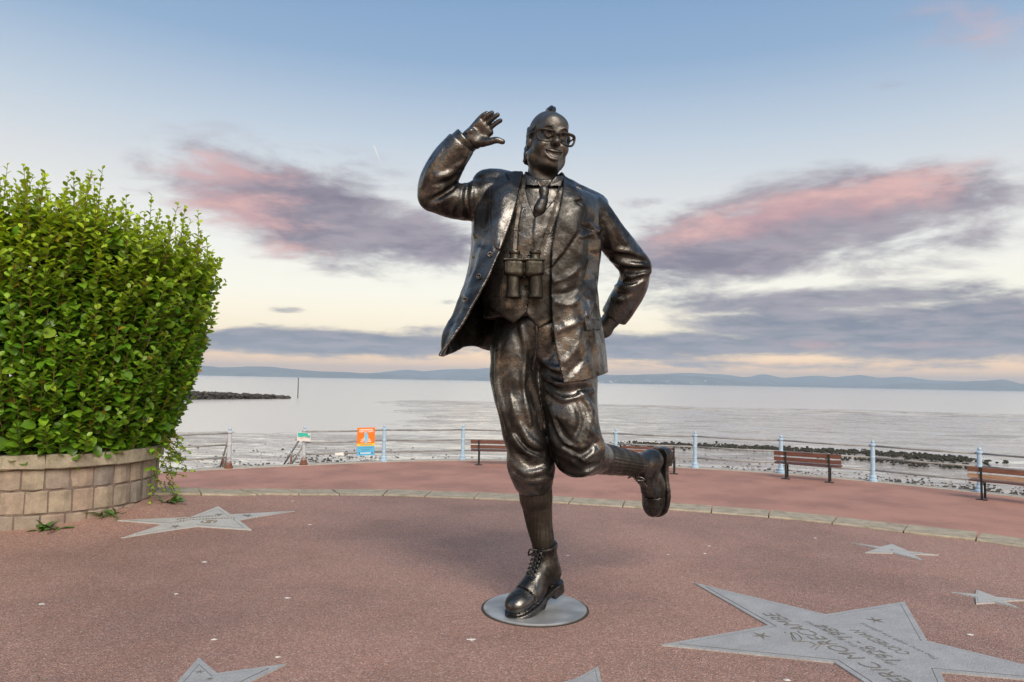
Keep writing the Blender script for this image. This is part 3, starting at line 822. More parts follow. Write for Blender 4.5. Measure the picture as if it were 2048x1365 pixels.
# ---- weeds at the foot of the planter
M_WEED = simple('weed_leaf', (0.07, 0.15, 0.025), 0.55, var=0.4, scale=40)
for (x, y, n_, sz, lab) in ((216, 1033, 30, 0.12, 'grassy weed tuft in the middle of the planter foot'), (97, 1061, 16, 0.08, 'small mossy weed against the lowest planter setts'), (340, 1006, 16, 0.085, 'broad-leaved weed where the planter meets the kerb')):
    P = on_ground(x, y); wd_ = empty('weed', P, lab, 'weed', 'weeds by the planter')
    for i in range(n_):
        a = random.uniform(0, 6.28); L = sz * random.uniform(0.6, 1.2); br = 0.006 if n_ > 20 else 0.016
        va, fa = leaf_arrays(L, L * (0.14 if n_ > 20 else 0.42), 0.3, random.uniform(0.2, 0.7))
        el_ = random.uniform(0.3, 1.2); d = np.array([math.cos(a) * math.cos(el_), math.sin(a) * math.cos(el_), math.sin(el_)])
        x_ = np.cross(d, [0, 0, 1.0]); x_ /= np.linalg.norm(x_); z_ = np.cross(x_, d)
        o = np.array([random.uniform(-.07, .07), random.uniform(-.03, .03), 0.0])
        mk('leaf', o + va[:, :1] * x_ + va[:, 1:2] * d + va[:, 2:3] * z_, fa, M_WEED, wd_)

# ---- railing along the sea wall
m, N, b = mat('blue_iron'); M_BLUE = m
p = coords(N); sz_ = N.new('ShaderNodeSeparateXYZ'); N.l.new(p, sz_.inputs[0])
oi = N.new('ShaderNodeObjectInfo').outputs['Random']
N.put(b.inputs['Base Color'], N.mix(N.rng(N.noise(world_pos(N), 18.0, 5.0), 0.52, 0.68, 0.0, 0.5), (0.36, 0.52, 0.66), (0.42, 0.44, 0.45)))
b.inputs['Roughness'].default_value = 0.45
m, N, b = mat('rusted_iron'); M_RUST = m
p = coords(N); sz_ = N.new('ShaderNodeSeparateXYZ'); N.l.new(p, sz_.inputs[0])
rf = N.rng(N.m('ADD', N.m('MULTIPLY', sz_.outputs[2], -2.0), N.m('MULTIPLY', N.noise(world_pos(N), 22.0, 6.0, 0.7), 1.5)), 0.1, 0.55)
N.put(b.inputs['Base Color'], N.mix(rf, (0.44, 0.48, 0.51), (0.16, 0.062, 0.034)))
b.inputs['Roughness'].default_value = 0.65
M_RAIL = simple('galvanised_rail', (0.27, 0.27, 0.255), 0.5, 0.0, var=0.3, scale=3.0)
POST_PROF = [(0.115, 0), (0.115, 0.05), (0.09, 0.075), (0.092, 0.13), (0.066, 0.17), (0.06, 0.28), (0.067, 0.30), (0.058, 0.33), (0.058, 0.60), (0.066, 0.62), (0.066, 0.66), (0.058, 0.68), (0.055, 0.94), (0.074, 0.96), (0.08, 0.99), (0.064, 1.01), (0.03, 1.03)]
def post_mesh(material):
    mb = MB().lathe(POST_PROF, n=14)
    o = mb.build('post', material, None, smooth=False); me = o.data; bpy.data.objects.remove(o); return me
def ball_mesh(material):
    o = MB().lathe([(0.014, 0), (0.037, 0.014), (0.045, 0.042), (0.037, 0.07), (0.014, 0.084)], n=12).build('finial', material, None, True); me = o.data; bpy.data.objects.remove(o); return me
PM, PMR, BMh, BMR = post_mesh(M_BLUE), post_mesh(M_RUST), ball_mesh(M_BLUE), ball_mesh(M_RUST)
RAIL_Z = (0.30, 0.64, 0.955)
def railing(pts, label, rusty):
    root = empty('railing', (pts[0][0], pts[0][1], PROM_Z + 0.012), label, 'railing', 'railings on the sea wall')
    for i, q in enumerate(pts):
        lo = (q[0] - pts[0][0], q[1] - pts[0][1], 0)
        po = mk_mesh('post', PMR if i in rusty else PM, root, lo)
        mk_mesh('finial', BMh, po, (0, 0, 1.025))
        if i:
            a = pts[i - 1]
            for z in RAIL_Z:
                s_ = random.uniform(-.006, .006)
                MB().tube([(a[0] - pts[0][0], a[1] - pts[0][1], z), ((a[0] + q[0]) / 2 - pts[0][0], (a[1] + q[1]) / 2 - pts[0][1], z - 0.012 + s_), (lo[0], lo[1], z)], 0.025, 8).build('rail', M_RAIL, root, True)
    return root
lp_ = [q for q in left_posts] + [posts[0]]
railing(lp_, 'pale blue railing ending at a rusty post by the beach steps, beyond the hedge', {3})
railing([q for q in posts[1:]] + [q for q in right_posts], 'long pale blue railing running from the beach steps behind the benches', {0})
# handrails of the steps down to the beach, between the two railings
def handrail(px0, px1, label, ball):
    A = np.array([*px0[:2], PROM_Z + 0.012]); d = nrm_e[np.argmin(np.linalg.norm(sea_edge - px0[:2], axis=1))]
    root = empty('step_handrail', A, label, 'handrail', 'handrails of the beach steps')
    sx_ = np.array([px1[0], px1[1]]) - A[:2]
    for h_ in (0.92, 0.55):
        MB().tube([(sx_[0] * 0.04, sx_[1] * .04, h_), (sx_[0], sx_[1], h_ - 1.05)], 0.027, 8).build('rail', M_RAIL, root, True)
    MB().lathe([(0.03, -0.75), (0.026, 0.32)], (sx_[0] * 0.62, sx_[1] * 0.62, 0), 10).build('baluster', M_RUST, root)
    MB().lathe([(0.01, 0), (0.035, 0.015), (0.045, 0.045), (0.035, 0.075), (0.01, 0.09)], (sx_[0] * 0.62, sx_[1] * 0.62, 0.31), 12).build('finial', M_BLUE, root, True)
mid_l = posts[0] + np.array([-0.55, 0.75]); mid_r = posts[1] + np.array([-0.85, 0.85])
handrail(posts[0], mid_l, 'sloping handrail of the beach steps fixed to the rusty post near the hedge', True)
handrail(posts[1], mid_r, 'sloping handrail of the beach steps fixed to the post with the teal sign', True)

# ---- signs on the railing
def board(name, p_px, q_px, post_a, post_b, label, cat):
    """flat board hung on the railing between two posts; px box is its outline"""
    a, b_ = post_a, post_b
    def hit(px, py):
        d = ray(px, py); n_ = np.array([-(b_ - a)[1], (b_ - a)[0], 0]); n_ /= np.linalg.norm(n_)
        o = np.array([a[0], a[1], 0]) - n_ * 0.05 * np.sign(n_[1]); t = n_ @ (o - CAM) / (n_ @ d); return CAM + d * t
    A = hit(p_px[0], q_px[1]); B = hit(q_px[0], q_px[1]); T = hit(p_px[0], p_px[1])
    w = np.linalg.norm((B - A)[:2]); h_ = T[2] - A[2]
    ang = math.atan2((B - A)[1], (B - A)[0])
    return empty(name, A, label, cat, None, ang), w, h_
def panel(root, name, x0, x1, z0, z1, y, material, th=0.004):
    return MB().box(((x0 + x1) / 2, y, (z0 + z1) / 2), (x1 - x0, th, z1 - z0)).build(name, material, root)
def shape(root, name, pts_, y, material):
    bm = bmesh.new(); fc = bm.faces.new([bm.verts.new((q[0], y, q[1])) for q in pts_]); bmesh.ops.triangulate(bm, faces=[fc])
    me = bpy.data.meshes.new(name); bm.to_mesh(me); bm.free(); me.materials.append(material); return mk_mesh(name, me, root)
def sign_text(root, text, x0, x1, z, h_, y, material, name='lettering'):
    cu = bpy.data.curves.new('t', 'FONT'); cu.body = text; cu.offset = 0.02; cu.resolution_u = 2
    to = bpy.data.objects.new('t', cu); COL.objects.link(to); bpy.context.view_layer.update()
    me = bpy.data.meshes.new_from_object(to.evaluated_get(bpy.context.evaluated_depsgraph_get())); bpy.data.objects.remove(to)
    co = np.array([q.co[:] for q in me.vertices]); w = np.ptp(co[:, 0]); xm = co[:, 0].min()
    for q in me.vertices: q.co = (x0 + (q.co.x - xm) / w * (x1 - x0), y, z + q.co.y / 0.72 * h_)
    me.materials.clear(); me.materials.append(material); return mk_mesh(name, me, root)
pm = lambda n_, c_: simple(n_, c_, 0.5, var=0.06, scale=5)
P_OR, P_BL, P_YE, P_WH, P_LB = pm('print_orange', (0.85, 0.19, 0.012)), pm('print_blue', (0.10, 0.42, 0.66)), pm('print_yellow', (0.80, 0.53, 0.05)), pm('print_white', (0.8, 0.78, 0.74)), pm('print_light_blue', (0.22, 0.55, 0.78))
P_TE, P_DK = pm('print_teal', (0.05, 0.52, 0.42)), pm('print_dark', (0.04, 0.05, 0.06))
root, w, h_ = board('notice_board', (713, 856), (748.5, 912), posts[1], posts[2], 'orange, yellow and blue notice about keeping the place clean, hung on the railing', 'sign')
panel(root, 'backing', 0, w, 0, h_, 0, P_OR, 0.012)
panel(root, 'blue_field', 0, w, 0, h_ * 0.335, -0.008, P_BL); panel(root, 'yellow_band', 0, w, h_ * 0.337, h_ * 0.43, -0.008, P_YE)
sign_text(root, 'KEEP IT CLEAN', w * 0.1, w * 0.9, h_ * 0.835, h_ * 0.055, -0.0082, P_WH)
lines = MB()
for z, x0, x1, hh_ in ((0.925, .12, .88, .045), ):
    for k in range(11):
        a = x0 + (x1 - x0) * k / 11; lines.box((w * (a + 0.026), -0.0078, h_ * z), (w * 0.048, 0.002, h_ * hh_))
lines.build('small_print', P_WH, root)
sp = MB()
for z, x0, x1, k_n in ((.275, .12, .88, 15), (.215, .3, .75, 9), (.16, .28, .7, 8)):
    for k in range(k_n): a = x0 + (x1 - x0) * k / k_n; sp.box((w * (a + 0.02), -0.0115, h_ * z), (w * 0.034, 0.002, h_ * 0.022))
for k in range(14): sp.box((w * (.16 + .68 * k / 14 + .02), -0.0115, h_ * .383), (w * .032, .002, h_ * .026))
sp.build('small_print', pm('print_deep_blue', (0.05, 0.22, 0.36)), root)
sp = MB()
for k in range(12): sp.box((w * (.2 + .58 * k / 12 + .02), -0.0115, h_ * .085), (w * .036, .002, h_ * .038))
sp.build('small_print', P_WH, root)
for s_ in (.13, .85): panel(root, 'pictogram', w * s_, w * (s_ + .035), h_ * .05, h_ * .12, -0.0115, P_DK)
cx, cz = w * .49, h_ * .445
for k, a in enumerate((0.35, 0.75, 1.15, 2.0, 2.4, 2.8)):
    shape(root, 'white_ray', [(cx + w * .09 * math.cos(a), cz + w * .09 * math.sin(a)), (cx + w * .30 * math.cos(a - .12), cz + w * .30 * math.sin(a - .12)), (cx + w * .32 * math.cos(a + .1), cz + w * .32 * math.sin(a + .1))], -0.0085, P_WH)
shape(root, 'blue_splash', [(cx + w * x, cz + h_ * z) for x, z in ((-.05, 0), (.07, 0), (.08, .1), (.13, .2), (.12, .28), (.06, .34), (.03, .39), (-.05, .39), (-.1, .36), (-.07, .3), (-.09, .22), (-.06, .12))], -0.0090, P_LB)
root, w, h_ = board('warning_sign', (597, 864.5), (623.5, 881.5), posts[1] - np.array([.4, -.2]), posts[1] + np.array([.4, -.2]), 'small teal and white sign fixed to the top of a rusty railing post', 'sign')
panel(root, 'backing', 0, w, 0, h_, -0.05, P_WH, 0.008)
shape(root, 'teal_field', [(w * .03, h_ * .45), (w * .3, h_ * .42), (w * .55, h_ * .55), (w * .97, h_ * .40), (w * .97, h_ * .96), (w * .03, h_ * .96)], -0.0545, P_TE)
shape(root, 'orange_wave', [(w * .05, h_ * .22), (w * .35, h_ * .38), (w * .6, h_ * .5), (w * .95, h_ * .36), (w * .95, h_ * .30), (w * .6, h_ * .43), (w * .35, h_ * .30)], -0.0545, pm('print_salmon', (.7, .3, .2)))
MB().lathe([(h_ * .13, 0), (h_ * .13, .003)], n=16).build('round_symbol', P_WH, root).matrix_local = Matrix.Translation((w * .87, -0.0548, h_ * .82)) @ Matrix.Rotation(math.pi / 2, 4, 'X')
root, w, h_ = board('paper_tag', (670, 906), (687, 911.5), posts[1], posts[2], 'small blank white plate on the lowest rail beside the orange notice', 'plate')
panel(root, 'plate', 0, w, 0, h_, 0, P_WH, 0.01); panel(root, 'clip', w * .4, w * .6, h_ * .3, h_ * .7, 0.012, M_RAIL, .01)

# ---- benches
M_WOOD = []
for i, cc in enumerate(((0.14, 0.055, 0.038), (0.20, 0.09, 0.055), (0.30, 0.13, 0.06), (0.42, 0.27, 0.17))):
    m, N, b = mat('bench_wood_%d' % i); M_WOOD.append(m)
    p = coords(N); mp = N.new('ShaderNodeMapping'); N.l.new(p, mp.inputs[0]); mp.inputs['Scale'].default_value = (1.5, 40, 40)
    g_ = N.noise(mp.outputs[0], 2.0, 5.0, 0.6)
    N.put(b.inputs['Base Color'], N.mix(N.rng(g_, .35, .65), tuple(x * .6 for x in cc), tuple(x * 1.25 for x in cc))); b.inputs['Roughness'].default_value = 0.5
M_IRON = simple('black_iron', (0.018, 0.019, 0.018), 0.5)
def bench(A, ang, length, label, kind, over=0.22):
    """origin at the left leg seen from behind; seat looks towards +y (the sea)"""
    root = empty('bench', (A[0], A[1], PROM_Z), label, 'bench', 'benches facing the bay', ang)
    L = length; x0, x1 = -over, L - over
    legs = (0.0, L - 2 * over) if kind != 'close' else (x0 + 0.02, x1 - 0.02)
    for lx in legs:
        mb = MB(); mb.box((lx, 0.02, 0.38), (0.045, 0.05, 0.76), Matrix.Rotation(0.10, 3, 'X')); mb.box((lx, 0.23, 0.39), (0.045, 0.44, 0.04)); mb.box((lx, 0.42, 0.19), (0.045, 0.05, 0.40))
        mb.box((lx, 0.06, 0.010), (0.22, 0.16, 0.016))
        mb.build('leg', M_IRON, root)
    rows = [(0.70, 0.115, 0), (0.55, 0.105, 2 if kind == 'worn' else 0)] if kind != 'close' else [(0.70 - 0.092 * k, 0.07, k % 3) for k in range(5)]
    for z, hgt_, wi in rows:
        MB().box(((x0 + x1) / 2, 0.035 - (z - 0.38) * 0.10 , z), (x1 - x0, 0.035, hgt_), None, 0.006).build('back_slat', M_WOOD[wi + (1 if kind == 'worn' else 0)], root)
    for k in range(4):
        MB().box(((x0 + x1) / 2, 0.10 + k * 0.105, 0.43), (x1 - x0, 0.09, 0.035), None, 0.006).build('seat_slat', M_WOOD[0 if kind == 'open' else 1], root)
    return root
def bench_px(a, b_):
    A = at_z(*a, PROM_Z)[:2]; B = at_z(*b_, PROM_Z)[:2]; return A, math.atan2((B - A)[1], (B - A)[0]), np.linalg.norm(B - A)
A, an, L = bench_px((957, 931), (1045, 931)); bench(A, 0.0, L + .5, 'dark red slatted bench beside the leg the statue stands on', 'open', .25)
A, an, L = bench_px((1239, 943), (1349, 949)); bench(A, an, L, 'slatted bench with five back slats behind the raised boot', 'close', 0.0)
A, an, L = bench_px((1571, 959), (1658, 966)); bench(A, an, L + .6, 'dark red two-slat bench standing alone between two blue railing posts', 'open', .3)
A, an, L = bench_px((1963, 1001), (2080, 1014)); bench(A, an, L + .5, 'weathered bench with pale lower slat near the last visible blue post', 'worn', .27)

# ---- rocks and the beacon on the shore
def rock_arrays(r, flat=0.7):
    bm = bmesh.new(); bmesh.ops.create_icosphere(bm, subdivisions=1, radius=1.0)
    v = np.array([q.co[:] for q in bm.verts]); f = [[q.index for q in fc.verts] for fc in bm.faces]; bm.free()
    v = v * RNG.uniform(0.6, 1.25, (len(v), 1)) * np.array([1.2, 1.0, flat]) * r
    a = random.uniform(0, 6.28); c_, s_ = math.cos(a), math.sin(a)
    return v @ np.array([[c_, -s_, 0], [s_, c_, 0], [0, 0, 1]]), f
def rock_mass(name, spots, material, label, cat, kind='stuff'):
    mb = MB()
    for x, y, z, r in spots:
        v, f = rock_arrays(r); mb.add(v + np.array([x, y, z]), f)
    o = mb.build(name, material); o['kind'] = kind; return tag(o, label, cat)
M_ROCK = stone('dark_rock', (0.075, 0.068, 0.058), 0.4)
M_WEEDROCK = stone('weedy_rock', (0.045, 0.042, 0.028), 0.5)
A = at_z(310, 800, SEA_Z + .1)[:2]; B = at_z(572, 797.5, SEA_Z + .1)[:2]
sp = []
for i in range(1000):
    t = random.random(); hgt_ = 2.3 * (1 - t) ** 0.7 + 0.75; z = random.random(); q = A + (B - A) * t
    sp.append((q[0] + random.gauss(0, .6), q[1] + 0.5 + abs(random.gauss(0, 2.2)) * (1 - z), SEA_Z + hgt_ * z * 0.86, random.uniform(0.3, 0.65)))
rock_mass('rock_groyne', sp, M_ROCK, 'long dark bank of boulders running into the bay by the marker pole', 'rocks')
sp = []
RA = [at_z(x, y, SEA_Z + .15)[:2] for x, y in ((1270, 889), (1400, 893), (1550, 899), (1700, 905), (1850, 914), (1925, 921))]
RL = spline(RA, 10)
for i in range(1500):
    q = RL[random.randrange(len(RL))]; t = random.random()
    sp.append((q[0] + random.gauss(0, 1.4), q[1] + random.gauss(0, 1.5), SEA_Z + 0.18 + 0.1 * random.random(), random.uniform(0.07, 0.22)))
for x, y in ((1780, 915), (1850, 921), (1900, 927), (1720, 912)):
    q = at_z(x, y + 6, SEA_Z + .3)
    for k in range(60): sp.append((q[0] + random.gauss(0, 2.0), q[1] + random.gauss(0, .5), SEA_Z + .3, random.uniform(.08, .2)))
rock_mass('seaweed_rocks', sp, M_WEEDROCK, 'low dark band of seaweed-covered stones on the wet sand', 'rocks')
sp = []
for i in range(2300):
    px = random.uniform(330, 2060); py = np.interp(px, [330, 600, 925, 1400, 2048], [935, 925, 912, 930, 990]) - abs(random.gauss(0, 17 if px < 800 else 12))
    if 800 < px < 1250 and random.random() < .8: continue
    q = at_z(px, py, SEA_Z + .5)
    if q[1] > 150: continue
    hq = 0.10 + 0.9 * float(sstep((60 - q[1]) / 45))
    sp.append((q[0], q[1], SEA_Z + hq, random.uniform(0.03, 0.11) * (1.6 if random.random() < .1 else 1)))
rock_mass('beach_stones', sp, M_ROCK, 'scattered dark stones on the sand below the sea wall', 'stones')
q = at_z(595.5, 797, SEA_Z)
bea = empty('beacon_pole', (q[0], q[1], SEA_Z - 1), 'thin dark marker pole standing in the water past the boulder bank', 'marker pole')
MB().lathe([(0.16, 0), (0.15, 4), (0.12, 7.5)], n=8).build('pole', M_IRON, bea); MB().lathe([(0.2, 7.4), (0.2, 7.55), (.05, 7.7)], n=8).build('cap', M_IRON, bea)

# ================================================================== THE BRONZE STATUE
YS = 3.30
SX = YS / FPX                          # metres for one photograph pixel at the statue
def Wp(px, py, dy=0.0): return at_y(px, py, YS + dy)
def R_(px, dy=0.0): return px * (YS + dy) / FPX

def f_cap(P, a, b, ra, rb=None):
    rb = ra if rb is None else rb
    a = np.asarray(a); b = np.asarray(b); ab = b - a; t = np.clip((P - a) @ ab / (ab @ ab + 1e-12), 0, 1)
    return np.linalg.norm(P - a - t[:, None] * ab, axis=1) - (ra + (rb - ra) * t)
def f_ell(P, c, r, Rm=None):
    q = P - np.asarray(c)
    if Rm is not None: q = q @ Rm
    r = np.asarray(r); k0 = np.linalg.norm(q / r, axis=1); k1 = np.linalg.norm(q / (r * r), axis=1)
    return k0 * (k0 - 1) / (k1 + 1e-9)
def f_sph(P, c, r): return np.linalg.norm(P - np.asarray(c), axis=1) - r
def f_box(P, c, h, rd=0.0, Rm=None):
    q = P - np.asarray(c)
    if Rm is not None: q = q @ Rm
    q = np.abs(q) - (np.asarray(h) - rd)
    return np.linalg.norm(np.maximum(q, 0), axis=1) + np.minimum(q.max(axis=1), 0) - rd
def f_cyl(P, a, b, r, rd=0.002):
    a = np.asarray(a); b = np.asarray(b); L = np.linalg.norm(b - a); ax = (b - a) / L; q = P - a; h = q @ ax
    rad = np.linalg.norm(q - h[:, None] * ax, axis=1)
    d = np.stack([rad - r + rd, np.abs(h - L / 2) - L / 2 + rd], 1)
    return np.linalg.norm(np.maximum(d, 0), axis=1) + np.minimum(d.max(axis=1), 0) - rd
def smin(a, b, k):
    h = np.clip(0.5 + 0.5 * (b - a) / k, 0, 1); return b * (1 - h) + a * h - k * h * (1 - h)
def smax(a, b, k): return -smin(-a, -b, k)
def f_chain(P, pts, rad, flat=None):
    d = None
    for i in range(len(pts) - 1):
        e = f_cap(P, pts[i], pts[i + 1], rad[i], rad[i + 1]); d = e if d is None else np.minimum(d, e)
    return d
def f_tube(P, pts, rad, n=5):
    """smooth tapering tube through the points"""
    A = spline(np.c_[np.asarray(pts), np.asarray(rad)], n); return f_chain(P, A[:, :3], A[:, 3])
def f_poly(X, Z, poly):
    """signed distance to a polygon in a plane"""
    poly = np.asarray(poly, float); n = len(poly); d = np.full(len(X), 1e9); s = np.ones(len(X))
    for i in range(n):
        ax, az_ = poly[i]; bx, bz = poly[i - 1]
        ex, ez = bx - ax, bz - az_; wx, wz = X - ax, Z - az_
        t = np.clip((wx * ex + wz * ez) / (ex * ex + ez * ez + 1e-12), 0, 1)
        d = np.minimum(d, (wx - ex * t) ** 2 + (wz - ez * t) ** 2)
        c1 = Z >= az_; c2 = Z < bz; c3 = ex * wz > ez * wx
        s = np.where((c1 & c2 & c3) | (~c1 & ~c2 & ~c3), -s, s)
    return s * np.sqrt(d)
def wob(P, freq, seed, n=6):
    r = np.random.default_rng(seed); o = np.zeros(len(P))
    for _ in range(n):
        k = r.normal(size=3); k = k / np.linalg.norm(k) * freq * r.uniform(0.6, 1.6); o += np.sin(P @ k + r.uniform(0, 6.28))
    return o / math.sqrt(n)

def surface(f, lo, hi, h, c=4):
    """surface nets; the function is only sampled finely close to the surface"""
    lo = np.asarray(lo, float); hi = np.asarray(hi, float)
    nb = np.ceil((hi - lo) / (h * c)).astype(int)
    g = [lo[k] + np.arange(nb[k] + 1) * h * c for k in range(3)]
    Pc = np.stack(np.meshgrid(*g, indexing='ij'), -1).reshape(-1, 3)
    Dc = f(Pc).reshape(nb + 1)
    nf = nb * c + 1
    D = np.repeat(np.repeat(np.repeat(np.where(Dc < 0, -1.0, 1.0), c, 0), c, 1), c, 2)[:nf[0], :nf[1], :nf[2]].astype(np.float32)
    near = np.abs(Dc) < h * c * 1.9
    cell = np.zeros(nb, bool)
    for i in (0, 1):
        for j in (0, 1):
            for k in (0, 1): cell |= near[i:nb[0] + i, j:nb[1] + j, k:nb[2] + k]
    fine = np.zeros(nf, bool)
    up = np.repeat(np.repeat(np.repeat(cell, c, 0), c, 1), c, 2)
    for i in (0, 1):
        for j in (0, 1):
            for k in (0, 1): fine[i:nf[0] - 1 + i, j:nf[1] - 1 + j, k:nf[2] - 1 + k] |= up
    I = np.argwhere(fine)
    out = np.empty(len(I))
    for s in range(0, len(I), 400000): out[s:s + 400000] = f(lo + I[s:s + 400000] * h)
    D[fine] = out
    ins = D < 0
    ncell = nf - 1
    lin = lambda a: (a[:, 0] * ncell[1] + a[:, 1]) * ncell[2] + a[:, 2]
    ids = []; pts = []; quads = []
    for ax in range(3):
        s0 = [slice(None)] * 3; s1 = [slice(None)] * 3; s0[ax] = slice(0, -1); s1[ax] = slice(1, None)
        E_ = np.argwhere(ins[tuple(s0)] != ins[tuple(s1)])
        o1, o2 = [k for k in range(3) if k != ax]
        E_ = E_[(E_[:, o1] > 0) & (E_[:, o2] > 0) & (E_[:, o1] < ncell[o1]) & (E_[:, o2] < ncell[o2])]
        if not len(E_): continue
        N1 = E_.copy(); N1[:, ax] += 1
        d0 = D[tuple(E_.T)]; d1 = D[tuple(N1.T)]
        pt = E_.astype(float); pt[:, ax] += d0 / (d0 - d1)
        q = []
        for u, w in ((0, 0), (1, 0), (1, 1), (0, 1)):
            Cc = E_.copy(); Cc[:, o1] -= u; Cc[:, o2] -= w; q.append(lin(Cc)); ids.append(q[-1]); pts.append(pt)
        q = np.stack(q, 1); fl = (d0 < 0)
        if ax == 1: fl = ~fl
        q[fl] = q[fl][:, ::-1]; quads.append(q)
    ids = np.concatenate(ids); pts = np.concatenate(pts); quads = np.concatenate(quads)
    u, inv = np.unique(ids, return_inverse=True); cnt = np.bincount(inv)
    V = np.stack([np.bincount(inv, pts[:, k]) / cnt for k in range(3)], 1)
    return lo + V * h, np.searchsorted(u, quads)[:, ::-1]

def trace(f, px, py, y0=-.7, y1=.45):
    """first point of the body on a line of sight"""
    Y = YS + y0
    for _ in range(60):
        P = at_y(px, py, Y); d = float(f(P[None])[0])
        if d < .0015: return P
        Y += max(d * .8, .001)
        if Y > YS + y1: return None
    return P
def ridges(f, specs, depth=0.35):
    """fold ridges laid on the body: polyline in the front view and a radius; negative radius = groove"""
    out = []
    for pts_, r in specs:
        Q = spline(np.array(pts_, float), 3); H = []
        for x, y in Q:
            P = trace(f, x, y)
            if P is not None: H.append(P)
        if len(H) < 3: continue
        H = np.array(H); ra = abs(r) * SX; t = np.linspace(0, 1, len(H)); rad = ra * (0.35 + 0.65 * np.sin(np.pi * np.clip(t, .02, .98)) ** .7)
        H[:, 1] += ra * (depth if r > 0 else -0.25)
        out.append((H, rad, r > 0, ra, H.min(0) - ra - .03, H.max(0) + ra + .03))
    return out
def apply_ridges(d, P, R, k=0.016):
    for H, rad, pos, ra, lo, hi in R:
        m_ = ((P > lo) & (P < hi)).all(1)
        if not m_.any(): continue
        e = f_chain(P[m_], H, rad)
        d[m_] = smin(d[m_], e, k) if pos else smax(d[m_], -e, k)
    return d

# ---- bronze
def bronze(name, base, worn, rough):
    m, N, b = mat(name)
    p = world_pos(N)
    n1_ = N.noise(p, 7.0, 6.0, 0.65, 0.4); n2_ = N.noise(p, 45.0, 4.0, 0.6, 0.3); n3_ = N.noise(p, 220.0, 2.0, 0.5)
    nb = N.noise(p, 2.6, 7.0, 0.7, 0.8)
    mixf = N.rng(N.m('ADD', N.m('MULTIPLY', n1_, 0.55), N.m('MULTIPLY', nb, 0.45)), 0.42, 0.60)
    c = N.mix(mixf, base, worn)
    c = N.mix(N.rng(n2_, 0.54, 0.70, 0.0, 0.55), c, tuple(x * 0.35 for x in base))
    c = N.mix(N.rng(N.noise(p, 5.0, 6.0, 0.7, 1.2), 0.60, 0.70, 0.0, 0.5), c, (base[0] * 0.6, base[1] * 0.62, base[2] * 0.5))
    N.put(b.inputs['Base Color'], c); b.inputs['Metallic'].default_value = 0.9
    N.put(b.inputs['Roughness'], N.m('ADD', N.rng(mixf, 0.0, 1.0, rough + 0.16, rough - 0.06), N.m('MULTIPLY', N.m('SUBTRACT', n2_, 0.5), 0.35)))
    h_ = N.m('ADD', N.m('ADD', N.m('MULTIPLY', n1_, 1.6), N.m('MULTIPLY', n2_, 0.9)), N.m('MULTIPLY', n3_, 0.28))
    bump(N, b, h_, 0.0036, 0.65)
    return m
BR = bronze('bronze', (0.034, 0.033, 0.031), (0.155, 0.151, 0.144), 0.25)
BR_S = bronze('bronze_smooth', (0.050, 0.048, 0.045), (0.150, 0.146, 0.138), 0.26)
BR_D = bronze('bronze_dark', (0.042, 0.037, 0.031), (0.080, 0.071, 0.060), 0.38)

BR_F = bronze('bronze_face', (0.105, 0.100, 0.092), (0.175, 0.168, 0.157), 0.33)
base_c = at_z(1070, 1218, 0.0)
SO = np.array([base_c[0], base_c[1], 0.0])
statue = empty('bronze_statue', SO, 'dark bronze statue of a man in glasses waving and hopping on one booted leg', 'statue')
def part(name, f, lo, hi, h, material=BR, parent=statue, label=None):
    V, Q = surface(f, lo, hi, h)
    o = mk(name, V - SO, Q, material, parent, smooth=True)
    if label: o['label'] = label
    return o
def bbox(pts, pad):
    p = np.asarray(pts); return p.min(0) - pad, p.max(0) + pad

# ---------------- trousers (breeches gathered under the knee)
def f_trousers0(P):
    d = f_ell(P, Wp(1090, 668, .01), (R_(104), .165, R_(88)))
    d = smin(d, f_tube(P, [Wp(1034, 690, -.01), Wp(1030, 760, -.03), Wp(1042, 830, -.05), Wp(1055, 890, -.05), Wp(1063, 935, -.035), Wp(1066, 956, -.03)],
                      [R_(54), R_(48), R_(45), R_(43.5), R_(45), R_(41)]), 0.02)
    d2 = f_tube(P, [Wp(1132, 700, -.01), Wp(1136, 760, -.05), Wp(1141, 820, -.085), Wp(1148, 868, -.10), Wp(1157, 902, -.09)], [R_(62), R_(57), R_(52), R_(50.5), R_(49)])
    d2 = smin(d2, f_tube(P, [Wp(1157, 902, -.09), Wp(1172, 910, 0.0), Wp(1196, 915, .10)], [R_(49), R_(43), R_(33)]), 0.02)
    d = smin(d, d2, 0.012)
    return d
